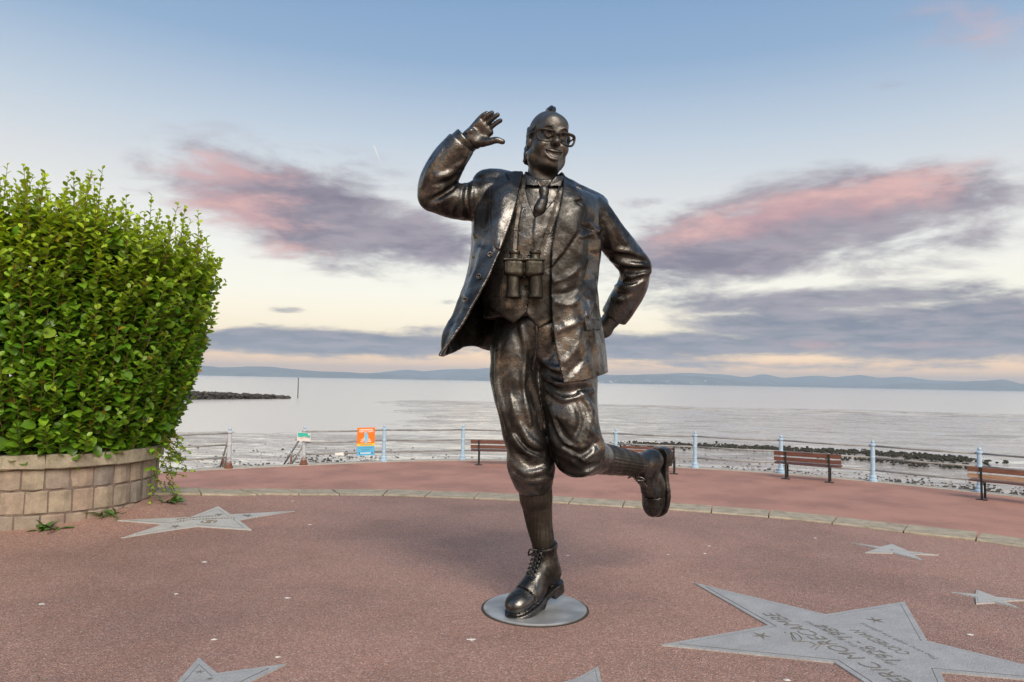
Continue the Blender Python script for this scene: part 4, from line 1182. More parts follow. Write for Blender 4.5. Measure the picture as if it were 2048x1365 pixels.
TR = ridges(f_trousers0, [
    ([(998, 690), (994, 760), (1012, 840), (1022, 890)], 6), ([(1042, 655), (1050, 700), (1046, 770), (1060, 850)], 4.5), ([(1040, 850), (1062, 885), (1092, 900)], 6), ([(1015, 845), (1040, 892), (1075, 915)], 7), ([(1012, 868), (1030, 905), (1060, 925)], -5.5),
    ([(1030, 866), (1056, 897), (1088, 908)], -5), ([(1022, 918), (1050, 948), (1098, 938)], 8), ([(1030, 905), (1060, 932), (1098, 924)], -5), ([(1028, 948), (1060, 963), (1104, 955)], 6), ([(1020, 790), (1030, 830), (1026, 860)], 5), ([(1060, 760), (1070, 800), (1078, 840)], 4.5),
    ([(1086, 722), (1112, 740), (1166, 722)], 7), ([(1086, 745), (1112, 768), (1168, 764)], 8), ([(1088, 733), (1118, 755), (1166, 744)], -6), ([(1096, 778), (1130, 800), (1186, 782)], 6), ([(1092, 765), (1125, 785), (1180, 775)], -4.5),
    ([(1160, 785), (1182, 825), (1172, 880)], 7), ([(1150, 805), (1162, 840), (1150, 875)], -5), ([(1104, 815), (1116, 860), (1138, 892)], 6), ([(1098, 850), (1116, 890), (1150, 912)], 6), ([(1112, 838), (1128, 872), (1152, 890)], -5),
    ([(1122, 908), (1160, 924), (1198, 900)], 8), ([(1130, 893), (1165, 907), (1195, 880)], -6), ([(1176, 858), (1197, 880), (1203, 915)], 9), ([(1135, 940), (1165, 947), (1196, 933)], 8), ([(1150, 918), (1175, 936), (1200, 926)], -5)])
def f_trousers(P):
    d = apply_ridges(f_trousers0(P), P, TR)
    d = smax(d, -f_tube(P, [Wp(1062, 735, -.16), Wp(1070, 800, -.12), Wp(1088, 880, -.08)], [R_(6), R_(8), R_(6)], 3), 0.02)
    d = smin(d, f_tube(P, [Wp(1074, 645, -.165), Wp(1072, 700, -.16), Wp(1066, 738, -.13)], [R_(2.4)] * 3, 3), 0.012)
    return d + 0.003 * wob(P, 30, 1) + 0.001 * wob(P, 90, 2)
lo, hi = bbox([Wp(975, 600, -.3), Wp(1215, 600, .3), Wp(1215, 975, -.3), Wp(975, 975, .3)], .03)
part('trousers', f_trousers, lo, hi, 0.005)

# ---------------- socks
def f_sock_r(P):
    d = f_tube(P, [Wp(1069, 950, -.02), Wp(1071, 985, -.015), Wp(1074, 1010, -.005), Wp(1079, 1050, -.005), Wp(1086, 1085, -.012), Wp(1092, 1125, .01)], [R_(30), R_(31), R_(29.5), R_(25.5), R_(22.5), R_(20)])
    d = smin(d, f_tube(P, [Wp(1070, 962, -.02), Wp(1072, 996, -.012)], [R_(32.5), R_(32.5)]), 0.006)
    c = Wp(1075, 1000, 0); ang = np.arctan2(P[:, 1] - c[1], P[:, 0] - c[0]); return d + 0.0011 * np.cos(ang * 26)
lo, hi = bbox([Wp(1030, 940, -.15), Wp(1115, 1130, .15)], .03)
part('sock', f_sock_r, lo, hi, 0.004, BR_D)
AX = [Wp(1190, 916, .06), Wp(1225, 921, .22), Wp(1272, 929, .40)]
def f_sock_l(P):
    d = f_tube(P, AX, [R_(31, .06), R_(29, .22), R_(23, .4)])
    a = AX[0]; ax = (AX[2] - AX[0]) / np.linalg.norm(AX[2] - AX[0]); q = P - a; h_ = q @ ax; q = q - h_[:, None] * ax
    u = np.cross(ax, [0, 0, 1.0]); u /= np.linalg.norm(u); w = np.cross(ax, u); ang = np.arctan2(q @ w, q @ u)
    return d + 0.0014 * np.cos(ang * 24) + 0.002 * np.sin(h_ * 60) * 0.5
lo, hi = bbox(AX, .12)
part('sock', f_sock_l, lo, hi, 0.004, BR_D)

# ---------------- boots, modelled flat and then posed
def boot_sdf(Q, k):
    """x towards the toe, z up; length about 0.36 m"""
    d = f_tube(Q, [(-.050, 0, .085), (-.050 - .08 * k, 0, .16), (-.052 - .17 * k, 0, .225)], [.056, .052, .055])
    d = smax(d, (Q[:, 2] - .214) - k * (Q[:, 0] + .052), .004)
    d = smin(d, f_sph(Q, (-.055, 0, .062), .056), .02)
    d = smin(d, f_cap(Q, (-.03, 0, .115), (.09, 0, .062), .054, .050), .03)
    d = smin(d, f_ell(Q, (.10, 0, .042), (.115, .063, .045)), .03)
    d = smin(d, f_ell(Q, (.175, .0, .042), (.065, .056, .044)), .02)
    d = smax(d, -(Q[:, 2] - 0.006), .006)
    # wrinkles at the ankle, toe-cap seam
    for x, z in ((.005, .165), (.03, .135), (.055, .112)): d = smax(d, -(f_cap(Q, (x + .03, -.06, z + .02), (x + .03, .06, z + .02), .016)), .012)
    d = smax(d, -(np.abs(Q[:, 0] - .135 + 3.0 * Q[:, 1] ** 2) - .0022 + np.maximum(0, .03 - Q[:, 2]) ), .003)
    sole = [(-.112, .0), (-.102, .036), (-.07, .050), (-.02, .046), (.05, .052), (.11, .066), (.17, .064), (.22, .045), (.245, .0), (.22, -.045), (.17, -.064), (.11, -.066), (.05, -.052), (-.02, -.046), (-.07, -.050), (-.102, -.036)]
    s2 = f_poly(Q[:, 0], Q[:, 1], spline(np.array(sole + sole[:1]), 4)[:-1]) - .003
    sl = smax(s2, np.abs(Q[:, 2] + 0.004) - .013, .004)
    d = np.minimum(d, sl)
    d = np.minimum(d, smax(smax(s2, Q[:, 0] + .02, .004), np.abs(Q[:, 2] + .027) - .017, .004))
    d = smin(d, smax(f_cap(Q, (-.052 - .12 * k, 0, .19), (-.052 - .17 * k, 0, .23), .0575), np.abs(Q[:, 2] - .203 - k * (Q[:, 0] + .052)) - .010, .004), .004)
    return d
def laces(Q):
    d = np.full(len(Q), 9.0)
    for i in range(7):
        t = i / 6; x = .075 - .072 * t; z = .113 + .090 * t
        for s in (1, -1): d = np.minimum(d, f_cap(Q, (x + .006, -.024 * s, z - .004), (x - .012, .022 * s, z + .016), .0042))
    d = np.minimum(d, f_tube(Q, [(.002, 0, .208), (.022, .03, .215), (.018, .045, .180), (.004, .012, .204)], [.0042] * 4, 4)); d = np.minimum(d, f_tube(Q, [(.002, 0, .208), (.022, -.03, .215), (.018, -.045, .180), (.004, -.012, .204)], [.0042] * 4, 4))
    return d
def pose_boot(toe_dir, up_hint, anchor_local, anchor_world, scale):
    x = np.asarray(toe_dir, float); x /= np.linalg.norm(x); z = np.asarray(up_hint, float); z = z - x * (z @ x); z /= np.linalg.norm(z); y = np.cross(z, x)
    Rm = np.stack([x, y, z], 1)
    return Rm, np.asarray(anchor_world) - Rm @ (np.asarray(anchor_local) * scale), scale
def boot(Rm, T, s, k=0.0, name='boot'):
    lo, hi = np.array([-.19, -.09, -.055]), np.array([.27, .09, .29])
    V, Q = surface(lambda P: boot_sdf(P, k), lo, hi, 0.0042)
    o = mk(name, (V * s) @ Rm.T + T - SO, Q, BR, statue, smooth=True)
    V, Q = surface(lambda q: laces(q + np.outer(np.maximum(q[:, 2] - .09, 0) * k * .9, [1, 0, 0])), lo, hi, 0.0032)
    mk('laces', (V * s) @ Rm.T + T - SO, Q, BR_S, o, smooth=True)
    return o
# standing boot: toe on the plate, heel lifted
bR = pose_boot((-.64, -.70, -.30), (-.12, -.25, 1), (.16, 0, -.017), np.array([*Wp(1044, 1228, -.10)[:2], 0.016]), 1.0)
boot(*bR, k=0.0)
# raised boot: leg goes back, toe hangs down, sole turned away
bL = pose_boot((-.02, .10, -1.0), (-.72, -.66, -.08), (-.05, 0, .235), AX[2] + np.array([-.03, -.03, -.002]), 1.06)
boot(*bL)
# ---------------- wedge under the arch and round plate
Rm, T, s = bR
wl = [(-.01, -.03), (.17, -.045), (.17, .045), (-.01, .03)]
vt = [Rm @ (np.array([x, y, -.015]) * s) + T for x, y in wl]
vb = [np.array([q[0], q[1], 0.008]) for q in vt]
vb[0] = vb[0] * .75 + vb[1] * .25; vb[3] = vb[3] * .75 + vb[2] * .25
mk('wedge', np.array(vt + vb) - SO, [[0, 1, 2, 3], [7, 6, 5, 4], [0, 4, 5, 1], [1, 5, 6, 2], [2, 6, 7, 3], [3, 7, 4, 0]], BR_D, statue)
M_PLATE = simple('steel_plate', (0.34, 0.345, 0.34), 0.42, 0.5, var=0.35, scale=5.0)
MB().lathe([(0.238, -0.02), (0.238, 0.006), (0.233, 0.010)], n=64).build('base_plate', M_PLATE, statue)
MB().lathe([(0.249, -0.02), (0.249, 0.0025), (0.2385, 0.0025)], n=64).build('joint_ring', simple('dark_joint', (0.05, 0.04, 0.035), 0.9), statue)

# ---------------- torso: shirt, waistcoat
TZ = [(340, 1088, 26, .06, -.01), (365, 1086, 58, .095, -.02), (400, 1080, 92, .135, -.015), (450, 1070, 100, .155, -.02), (500, 1064, 98, .160, -.02), (560, 1060, 94, .160, -.015), (610, 1058, 92, .160, -.01), (660, 1060, 92, .155, -.005), (690, 1062, 92, .15, 0)]
tz = np.array([Wp(c_, y, 0)[2] for y, c_, *_ in TZ])[::-1]; tx = np.array([Wp(c_, y, 0)[0] for y, c_, *_ in TZ])[::-1]
tw_ = np.array([R_(q[2]) for q in TZ])[::-1]; td = np.array([q[3] for q in TZ])[::-1]; ty = np.array([YS + q[4] for q in TZ])[::-1]
def f_torso(P):
    z = P[:, 2]; cx_ = np.interp(z, tz, tx); cw = np.interp(z, tz, tw_); cd = np.interp(z, tz, td); cy = np.interp(z, tz, ty)
    qx = (P[:, 0] - cx_) / cw; qy = (P[:, 1] - cy) / cd
    k = (np.abs(qx) ** 2.3 + np.abs(qy) ** 2.3) ** (1 / 2.3)
    return (k - 1) * np.minimum(cw, cd) * 0.9
def PZ(*px, dy=-.17):
    return [(lambda q: (q[0], q[2]))(Wp(x, y, dy)) for x, y in px]
def clothes(f0):
    return lambda P: f0(P) + 0.0022 * wob(P, 40, 5) + 0.001 * wob(P, 110, 6)
ztop, zbot = Wp(1088, 378, -.10)[2], Wp(1060, 640, 0)[2]
def f_shirt(P):
    d = smax(f_torso(P), P[:, 2] - ztop, .01); return smax(d, zbot - P[:, 2], .01)
lo, hi = bbox([Wp(960, 330, -.25), Wp(1180, 670, .2)], .02)
part('shirt', clothes(f_shirt), lo, hi, 0.006, BR_S)
# waistcoat: two fronts ending in points, over the torso
wc_l = PZ((965, 380), (1050, 372), (1056, 395), (1069, 440), (1066, 520), (1058, 600), (1052, 628), (1027, 649), (985, 618), (960, 600))
wc_r = PZ((1069, 440), (1085, 425), (1110, 398), (1122, 372), (1190, 380), (1190, 600), (1125, 630), (1078, 657), (1051, 627), (1057, 600), (1065, 520))
btn = [(1066, 458), (1062, 484), (1058, 513), (1055, 545), (1053, 575), (1055, 602)]
WR = ridges(f_torso, [([(1022, 462), (1044, 474), (1062, 486)], 5), ([(1030, 447), (1050, 460), (1064, 470)], 5), ([(1020, 490), (1042, 494), (1060, 489)], 5), ([(1070, 476), (1086, 464), (1104, 448)], 5), ([(1070, 492), (1086, 486), (1100, 478)], 4), ([(1005, 606), (1030, 620), (1052, 612)], 5), ([(1060, 616), (1085, 630), (1108, 618)], 5)], 0.0)
def f_waist(P):
    t = f_torso(P); front = P[:, 1] - (YS + .02)
    a = smax(f_poly(P[:, 0], P[:, 2], wc_l), np.abs(t - .006) - .009, .006); b_ = smax(f_poly(P[:, 0], P[:, 2], wc_r), np.abs(t - .010) - .009, .006)
    d = smax(np.minimum(a, b_), front, .01)
    d = apply_ridges(d, P, WR, .01)
    return d + 0.0022 * wob(P, 45, 7)
lo, hi = bbox([Wp(955, 365, -.25), Wp(1195, 662, .03)], .02)
wst = part('waistcoat', f_waist, lo, hi, 0.0045)
def button(px, py, dy, r, parent):
    c_ = Wp(px, py, dy) - SO
    mb = MB(); prof_ = [(r * .55, -.002), (r * .55, .001), (r * .75, .003), (r, .003), (r, -.004)]
    mb.lathe(prof_[::-1], n=14)
    o = mb.build('button', BR_S, parent, True); o.matrix_local = Matrix.Translation(c_) @ Matrix.Rotation(math.pi / 2, 4, 'X'); return o
for x, y in btn: button(x, y, -.196 if y < 600 else -.19, R_(4.2), wst)
# shirt collar and tie
co_l = PZ((1048, 340), (1056, 396), (1066, 394), (1082, 372), (1066, 350)); co_r = PZ((1129, 344), (1118, 398), (1108, 396), (1095, 372), (1112, 350))
def f_collar(P):
    nk = f_tube(P, [Wp(1089, 375, -.045), Wp(1088, 345, -.02), Wp(1087, 322, -.005)], [R_(42), R_(35.5), R_(33)])
    t = np.minimum(f_torso(P), nk)
    a = smax(np.minimum(f_poly(P[:, 0], P[:, 2], co_l), f_poly(P[:, 0], P[:, 2], co_r)), np.abs(t - .010) - .009, .004); a = smax(a, P[:, 1] - YS, .004)
    band = smax(np.abs(nk - .002) - .006, np.abs(P[:, 2] - Wp(1089, 352, 0)[2] - 0.55 * (P[:, 1] - YS)) - .022, .006)
    return np.minimum(a, band)
lo, hi = bbox([Wp(1030, 325, -.22), Wp(1150, 400, .15)], .02)
part('collar', f_collar, lo, hi, 0.004, BR_S)
def f_tie(P):
    d = f_ell(P, Wp(1088, 380, -.155), (R_(10), .022, R_(10)))
    d = smin(d, f_tube(P, [Wp(1088, 388, -.155), Wp(1087, 400, -.165), Wp(1081, 414, -.18), Wp(1077, 428, -.178), Wp(1072, 445, -.165)], [R_(8), R_(9), R_(12), R_(10.5), R_(5)]), .012)
    return d + .0015 * wob(P, 90, 9)
lo, hi = bbox([Wp(1060, 362, -.25), Wp(1110, 460, -.08)], .02)
part('tie', f_tie, lo, hi, 0.004, BR_S)

# ---------------- jacket: an open sheet lofted round the body, plus sleeves and shoulders
rows = [
 [(1048, 349, -.075), (1018, 350, -.035), (985, 352, .01), (992, 356, .06), (1025, 362, .09), (1085, 370, .10), (1140, 378, .09), (1180, 395, .06), (1194, 402, .015), (1163, 386, -.035), (1123, 352, -.075)],
 [(1040, 375, -.145), (1005, 375, -.13), (965, 375, -.03), (965, 375, .09), (1012, 375, .15), (1085, 375, .165), (1148, 378, .15), (1200, 395, .09), (1207, 400, .0), (1168, 388, -.12), (1124, 376, -.145)],
 [(1033, 408, -.185), (998, 408, -.18), (958, 408, -.06), (957, 408, .10), (1010, 408, .17), (1085, 408, .19), (1150, 408, .17), (1203, 415, .1), (1210, 420, -.01), (1170, 412, -.165), (1121, 406, -.185)],
 [(1021, 450, -.215), (988, 450, -.205), (952, 450, -.085), (953, 450, .10), (1005, 450, .18), (1080, 450, .20), (1150, 450, .18), (1197, 455, .1), (1205, 455, -.01), (1162, 450, -.19), (1111, 448, -.21)],
 [(1003, 500, -.24), (977, 500, -.215), (948, 500, -.10), (950, 500, .09), (1003, 500, .17), (1080, 500, .19), (1145, 500, .17), (1186, 500, .09), (1195, 500, -.02), (1160, 500, -.19), (1103, 500, -.205)],
 [(976, 555, -.27), (956, 555, -.235), (937, 555, -.12), (943, 555, .07), (1000, 555, .16), (1080, 555, .18), (1145, 555, .16), (1182, 555, .09), (1190, 555, -.02), (1160, 555, -.185), (1101, 555, -.205)],
 [(944, 615, -.30), (927, 616, -.26), (913, 616, -.15), (936, 615, .05), (1000, 615, .17), (1080, 620, .19), (1145, 620, .17), (1184, 620, .1), (1194, 620, -.02), (1163, 620, -.19), (1103, 620, -.21)],
 [(913, 667, -.32), (900, 669, -.28), (889, 669, -.19), (938, 660, .05), (1000, 672, .19), (1080, 685, .21), (1150, 690, .19), (1192, 680, .1), (1202, 682, -.02), (1168, 690, -.19), (1110, 690, -.215)],
 [(877, 712, -.34), (884, 713, -.29), (891, 712, -.21), (940, 693, .05), (984, 704, .20), (1080, 722, .22), (1150, 735, .20), (1200, 744, .1), (1208, 748, -.02), (1172, 761, -.19), (1127, 768, -.22)]]
ctrl = np.array([[Wp(*q) for q in r] for r in rows])
rs_ = np.stack([spline(ctrl[:, j], 26) for j in range(ctrl.shape[1])], 1)           # along the height
grid = np.stack([spline(rs_[i], 24) for i in range(len(rs_))], 0)                  # around the body
def grid_normals(G):
    du = np.gradient(G, axis=0); dv = np.gradient(G, axis=1); n_ = np.cross(du, dv); n_ /= (np.linalg.norm(n_, axis=2, keepdims=True) + 1e-9)
    return n_
gn = grid_normals(grid)
mid = grid[:, 120]                                                                  # centre back column: outward is +y
if gn[65, 120, 1] < 0: gn = -gn
fl = grid.reshape(-1, 3)
# drag folds running from the button to the flank and down the skirt
hu = np.linspace(0, 1, grid.shape[0])[:, None]; hv_ = np.linspace(0, 1, grid.shape[1])[None]
disp = 0.0035 * wob(fl * np.array([1, 1, .35]), 38, 11).reshape(grid.shape[:2]) + 0.001 * wob(fl, 80, 12).reshape(grid.shape[:2])
disp += 0.010 * np.sin(hv_ * 60 + 3 * hu) * sstep((hu - .35) / .5) * ((hv_ > .22) & (hv_ < .72))
disp += 0.006 * np.exp(-((hv_ - .84 + .12 * (hu - .4)) / .012) ** 2) * sstep((hu - .2) / .2)
def project(P):
    v = P - CAM; w = v @ _f; return 1024 + FPX * (v @ _r) / w, 682.5 - FPX * (v @ _u) / w
gx, gy = project(fl); gx = gx.reshape(disp.shape); gy = gy.reshape(disp.shape)
def seg_dist(x, y, pts_):
    Q = spline(np.array(pts_, float), 4); d = np.full(x.shape, 1e9)
    for a, b_ in zip(Q[:-1], Q[1:]):
        e = b_ - a; t = np.clip(((x - a[0]) * e[0] + (y - a[1]) * e[1]) / (e @ e + 1e-9), 0, 1); d = np.minimum(d, np.hypot(x - a[0] - t * e[0], y - a[1] - t * e[1]))
    return d
frontR = hv_ < .215; frontL = hv_ > .77
for pts_, w, amp in (([(1162, 474), (1185, 464), (1208, 450)], 4.5, .011), ([(1176, 446), (1186, 466), (1184, 500)], 4.5, .011), ([(1160, 452), (1180, 461), (1190, 475)], 3, -.008), ([(1194, 478), (1187, 540), (1179, 600), (1172, 632)], 5, .014), ([(1181, 480), (1174, 540), (1168, 600)], 5, -.008),
                     ([(1181, 662), (1188, 700), (1193, 746)], 4, .012), ([(1108, 565), (1140, 552), (1172, 522)], 6, .007), ([(1108, 590), (1140, 585), (1172, 560)], 6, -.007), ([(1110, 606), (1142, 610), (1172, 592)], 6, .006), ([(1115, 662), (1145, 650), (1170, 640)], 6, .006), ([(1128, 725), (1150, 700), (1162, 665)], 7, .007), ([(1140, 745), (1168, 715), (1178, 680)], 6, -.006)):
    disp = disp + frontL * amp * np.exp(-(seg_dist(gx, gy, pts_) / w) ** 2)
for pts_, w, amp in (([(960, 395), (957, 430), (953, 470)], 5, .010), ([(974, 410), (970, 450), (962, 490)], 5, -.006), ([(968, 500), (952, 545), (930, 590)], 6, .007), ([(950, 520), (935, 575), (905, 640)], 5, -.005)):
    disp = disp + frontR * amp * np.exp(-(seg_dist(gx, gy, pts_) / w) ** 2)
lapR = [(1050, 345), (1046, 372), (1036, 400), (1021, 450), (1002, 503), (993, 498), (988, 470), (985, 420), (988, 374), (1022, 367), (1012, 349), (1030, 343)]
lapL = [(1122, 345), (1135, 360), (1147, 374), (1163, 401), (1147, 405), (1169, 425), (1152, 465), (1128, 505), (1100, 538), (1098, 470), (1106, 430), (1116, 390)]
for msk_, poly in ((frontR, lapR), (frontL, lapL)):
    pd = f_poly(gx.ravel(), gy.ravel(), poly).reshape(gx.shape)
    disp = disp + msk_ * .010 * sstep((2.0 - pd) / 2.5) - msk_ * .005 * np.exp(-((pd - 2.6) / 1.6) ** 2)
grid = grid + gn * disp[..., None]
def sheet(G, n_, t0, t1):
    a = G + n_ * t1; b_ = G + n_ * t0; h_, w = G.shape[:2]
    v = np.concatenate([a.reshape(-1, 3), b_.reshape(-1, 3)]); I = np.arange(h_ * w).reshape(h_, w); O = h_ * w
    q = np.stack([I[:-1, :-1], I[:-1, 1:], I[1:, 1:], I[1:, :-1]], -1).reshape(-1, 4)
    f = [*q[:, ::-1].tolist(), *(q + O).tolist()]
    loop = list(I[0, :]) + list(I[1:, -1]) + list(I[-1, -2::-1]) + list(I[-2:0:-1, 0])
    for i in range(len(loop)):
        a_, b2 = int(loop[i]), int(loop[(i + 1) % len(loop)]); f.append([a_, b2, b2 + O, a_ + O])
    return v, f
sv, sf = sheet(grid, gn, -0.007, 0.007)

def f_upper0(P):
    """shoulders and both sleeves"""
    d = f_tube(P, [Wp(976, 371, .02), Wp(1006, 366, .035), Wp(1050, 374, .055), Wp(1087, 380, .065), Wp(1130, 383, .055), Wp(1166, 399, .04), Wp(1188, 414, .02)], [R_(33), R_(28), R_(23), R_(22), R_(25), R_(26), R_(29)])
    d = smin(d, f_ell(P, Wp(1085, 420, .09), (R_(105), .09, R_(75))), .03)
    # right arm: out to the elbow, forearm up
    a = f_tube(P, [Wp(978, 394, .0), Wp(940, 404, -.005), Wp(900, 402, -.02), Wp(868, 394, -.03)], [R_(40), R_(38), R_(33.5), R_(28)])
    a = smin(a, f_tube(P, [Wp(866, 393, -.03), Wp(876, 362, -.05), Wp(895, 326, -.07), Wp(923, 287, -.095)], [R_(30), R_(36.5), R_(34.5), R_(29)]), .012)
    d = smin(d, a, .008)
    # left arm: elbow out, forearm behind the back
    b_ = f_tube(P, [Wp(1184, 425, .0), Wp(1210, 457, .03), Wp(1243, 500, .075), Wp(1270, 531, .10)], [R_(36), R_(34), R_(33.5), R_(31)])
    b_ = smin(b_, f_tube(P, [Wp(1274, 538, .10), Wp(1264, 572, .14), Wp(1247, 604, .18), Wp(1228, 634, .21)], [R_(30), R_(32), R_(32), R_(30)]), .008)
    d = smin(d, b_, .010)
    return d
UR = ridges(f_upper0, [
    ([(920, 366), (898, 378), (862, 392)], 7), ([(922, 372), (896, 398), (862, 412)], 7), ([(918, 368), (890, 385), (858, 402)], -5), ([(930, 368), (922, 395), (926, 432)], 6), ([(944, 364), (942, 398), (950, 438)], 6), ([(937, 368), (932, 398), (938, 434)], -4.5),
    ([(914, 374), (908, 404), (902, 428)], 5), ([(926, 338), (902, 352), (872, 352)], 6), ([(926, 322), (910, 340), (888, 348)], 5), ([(845, 372), (860, 338), (885, 298)], 6), ([(922, 345), (900, 362), (866, 370)], -4.5), ([(935, 305), (925, 325), (905, 335)], 4),
    ([(1225, 500), (1255, 503), (1290, 515)], 7), ([(1222, 520), (1255, 528), (1298, 533)], 8), ([(1226, 510), (1258, 516), (1292, 524)], -6), ([(1232, 545), (1264, 552), (1300, 544)], 8), ([(1228, 533), (1258, 541), (1296, 539)], -6),
    ([(1230, 572), (1252, 576), (1286, 562)], 7), ([(1236, 560), (1262, 565), (1294, 553)], -5), ([(1224, 592), (1245, 600), (1272, 590)], 6), ([(1208, 440), (1222, 470), (1226, 500)], 6), ([(1215, 430), (1240, 470), (1268, 505)], 5)])
def f_upper(P):
    d = apply_ridges(f_upper0(P), P, UR, .014)
    # flat end of the raised sleeve, opened for the cuff
    ax = Wp(923, 287, -.095) - Wp(895, 326, -.07); ax /= np.linalg.norm(ax)
    h_ = (P - Wp(924, 286, -.095)) @ ax; d = smax(d, np.where(np.linalg.norm(P - Wp(924, 286, -.095), axis=1) < .16, h_, -1.0), .006)
    ax2 = Wp(1228, 634, .21) - Wp(1247, 604, .18); ax2 /= np.linalg.norm(ax2); w2 = Wp(1227, 636, .21)
    d = smax(d, np.where(np.linalg.norm(P - w2, axis=1) < .13, (P - w2) @ ax2, -1.0), .006)
    # keep the neck and the shirt front clear
    d = smax(d, -f_tube(P, [Wp(1088, 330, -.05), Wp(1087, 380, -.12), Wp(1080, 430, -.2)], [R_(36), R_(36), R_(38)]), .012)
    return d + 0.0022 * wob(P, 34, 15) + 0.0008 * wob(P, 100, 16)
lo, hi = bbox([Wp(820, 255, .1), Wp(1330, 690, .33), Wp(1000, 400, -.28)], .03)
V1, Q1 = surface(f_upper, lo, hi, 0.0055)
# join sheet + sleeves into one continuous jacket
jm = bpy.data.meshes.new('jacket'); jv = np.vstack([sv, V1]); jf = sf + (Q1 + len(sv)).tolist()
jm.from_pydata((jv - SO).tolist(), [], jf); jm.update()
bm = bmesh.new(); bm.from_mesh(jm)
bmesh.ops.recalc_face_normals(bm, faces=bm.faces); bm.to_mesh(jm); bm.free()
jo = bpy.data.objects.new('jacket', jm); COL.objects.link(jo)
md = jo.modifiers.new('r', 'REMESH'); md.mode = 'VOXEL'; md.voxel_size = 0.0040; md.adaptivity = 0.0
sm_ = jo.modifiers.new('s', 'SMOOTH'); sm_.iterations = 4; sm_.factor = 0.5
bpy.context.view_layer.update()
jm2 = bpy.data.meshes.new_from_object(jo.evaluated_get(bpy.context.evaluated_depsgraph_get()))
bpy.data.objects.remove(jo)
jm2.materials.clear(); jm2.materials.append(BR); jm2.polygons.foreach_set('use_smooth', np.ones(len(jm2.polygons), bool))
jacket = mk_mesh('jacket', jm2, statue)
for x, y, dy in ((980, 509, -.236), (957, 553, -.255), (930, 600, -.282)): button(x, y, dy - .012, R_(5), jacket)
# pocket flap on the hanging side
fp = [Wp(1168, 636, -.19), Wp(1196, 640, -.06), Wp(1199, 661, -.06), Wp(1173, 662, -.19)]
def f_flap(P):
    d = None
    n_ = np.cross(fp[1] - fp[0], fp[3] - fp[0]); n_ /= np.linalg.norm(n_); u = (fp[1] - fp[0]) / np.linalg.norm(fp[1] - fp[0]); w = np.cross(n_, u)
    q = P - fp[0]; pl_ = [((p_ - fp[0]) @ u, (p_ - fp[0]) @ w) for p_ in fp]
    return smax(f_poly(q @ u, q @ w, pl_), np.abs(q @ n_) - .009, .004)
lo, hi = bbox(fp, .03)
part('pocket_flap', f_flap, lo, hi, .004, BR_S, jacket)

# ---------------- shirt cuff, hands
def finger(P, pts_, r0, r1):
    d = f_tube(P, pts_, np.linspace(r0, r1, len(pts_)), 4)
    return d
def f_cuff(P):
    a, b_ = Wp(918, 294, -.092), Wp(936, 277, -.104)
    ax = (b_ - a) / np.linalg.norm(b_ - a); return smax(f_cap(P, a, b_ + ax * .03, R_(27), R_(26)), np.abs((P - (a + b_) / 2) @ ax) - .024, .005)
lo, hi = bbox([Wp(900, 310, -.09), Wp(950, 265, -.1)], .08)
part('shirt_cuff', f_cuff, lo, hi, .004, BR_S)
def f_hand(P):
    wr, kn = Wp(936, 284, -.10), Wp(966, 254, -.125)
    d = f_tube(P, [wr, Wp(946, 278, -.11)], [R_(18), R_(19)])
    yv = (kn - wr) / np.linalg.norm(kn - wr); nv = np.array([0.1, -1.0, -.15]); nv -= yv * (nv @ yv); nv /= np.linalg.norm(nv); xv = np.cross(yv, nv)
    Rm = np.stack([xv, yv, nv], 1)
    d = smin(d, f_box(P, (Wp(957, 267, -.118)), (R_(21), R_(25), R_(8)), R_(7.5), Rm), .016)
    d = smin(d, f_ell(P, Wp(963, 283, -.125), (R_(15), R_(11), R_(10))), .014)          # ball of the thumb
    d = smin(d, f_ell(P, Wp(943, 266, -.128), (R_(10), R_(13), R_(7))), .012)
    d = smax(d, -f_sph(P, Wp(959, 266, -.195), R_(22)), .014)                           # hollow of the palm
    fs_ = [([(947, 254, -.115), (956, 241, -.135), (966, 231, -.15), (973.5, 226.5, -.155)], 5.6, 4.3), ([(958, 252, -.12), (968, 239, -.142), (977, 230, -.156), (984, 226, -.16)], 5.6, 4.4),
           ([(967, 256, -.12), (978, 244, -.142), (988, 235, -.156), (995.5, 230, -.16)], 5.5, 4.3), ([(974, 263, -.12), (985, 253, -.138), (994, 246, -.148), (1001, 241.5, -.152)], 5.3, 4.1)]
    fd = None
    for pts_, a, b_ in fs_:
        e = finger(P, [Wp(*q) for q in pts_], R_(a), R_(b_)); fd = e if fd is None else smin(fd, e, .0008)
    d = smin(d, fd, .006)
    th = finger(P, [Wp(964, 286, -.125), Wp(979, 283.5, -.14), Wp(993, 281, -.15), Wp(1005, 284, -.152)], R_(8.5), R_(5.2))
    d = smin(d, th, .007)
    return d + .0008 * wob(P, 120, 21)
lo, hi = bbox([Wp(915, 310, -.05), Wp(1020, 215, -.22)], .03)
part('hand', f_hand, lo, hi, .0032, BR_S)
def f_hand2(P):
    d = f_ell(P, Wp(1204, 660, .225), (.055, .035, .045))
    d = smin(d, f_cap(P, Wp(1228, 632, .21), Wp(1208, 656, .225), R_(21), R_(17)), .012)
    for i in range(4): d = smin(d, f_tube(P, [Wp(1200 - i * 6, 655 + i * 9, .24), Wp(1178 - i * 4, 662 + i * 9, .25), Wp(1165 - i * 2, 672 + i * 8, .235)], [R_(6.5), R_(6), R_(5)], 4), .004)
    d = smin(d, f_tube(P, [Wp(1212, 655, .21), Wp(1196, 645, .215), Wp(1182, 648, .225)], [R_(8), R_(6.5), R_(5.5)], 4), .006)
    return d
lo, hi = bbox([Wp(1140, 630, .2), Wp(1235, 710, .26)], .06)
part('hand', f_hand2, lo, hi, .0045, BR_S)

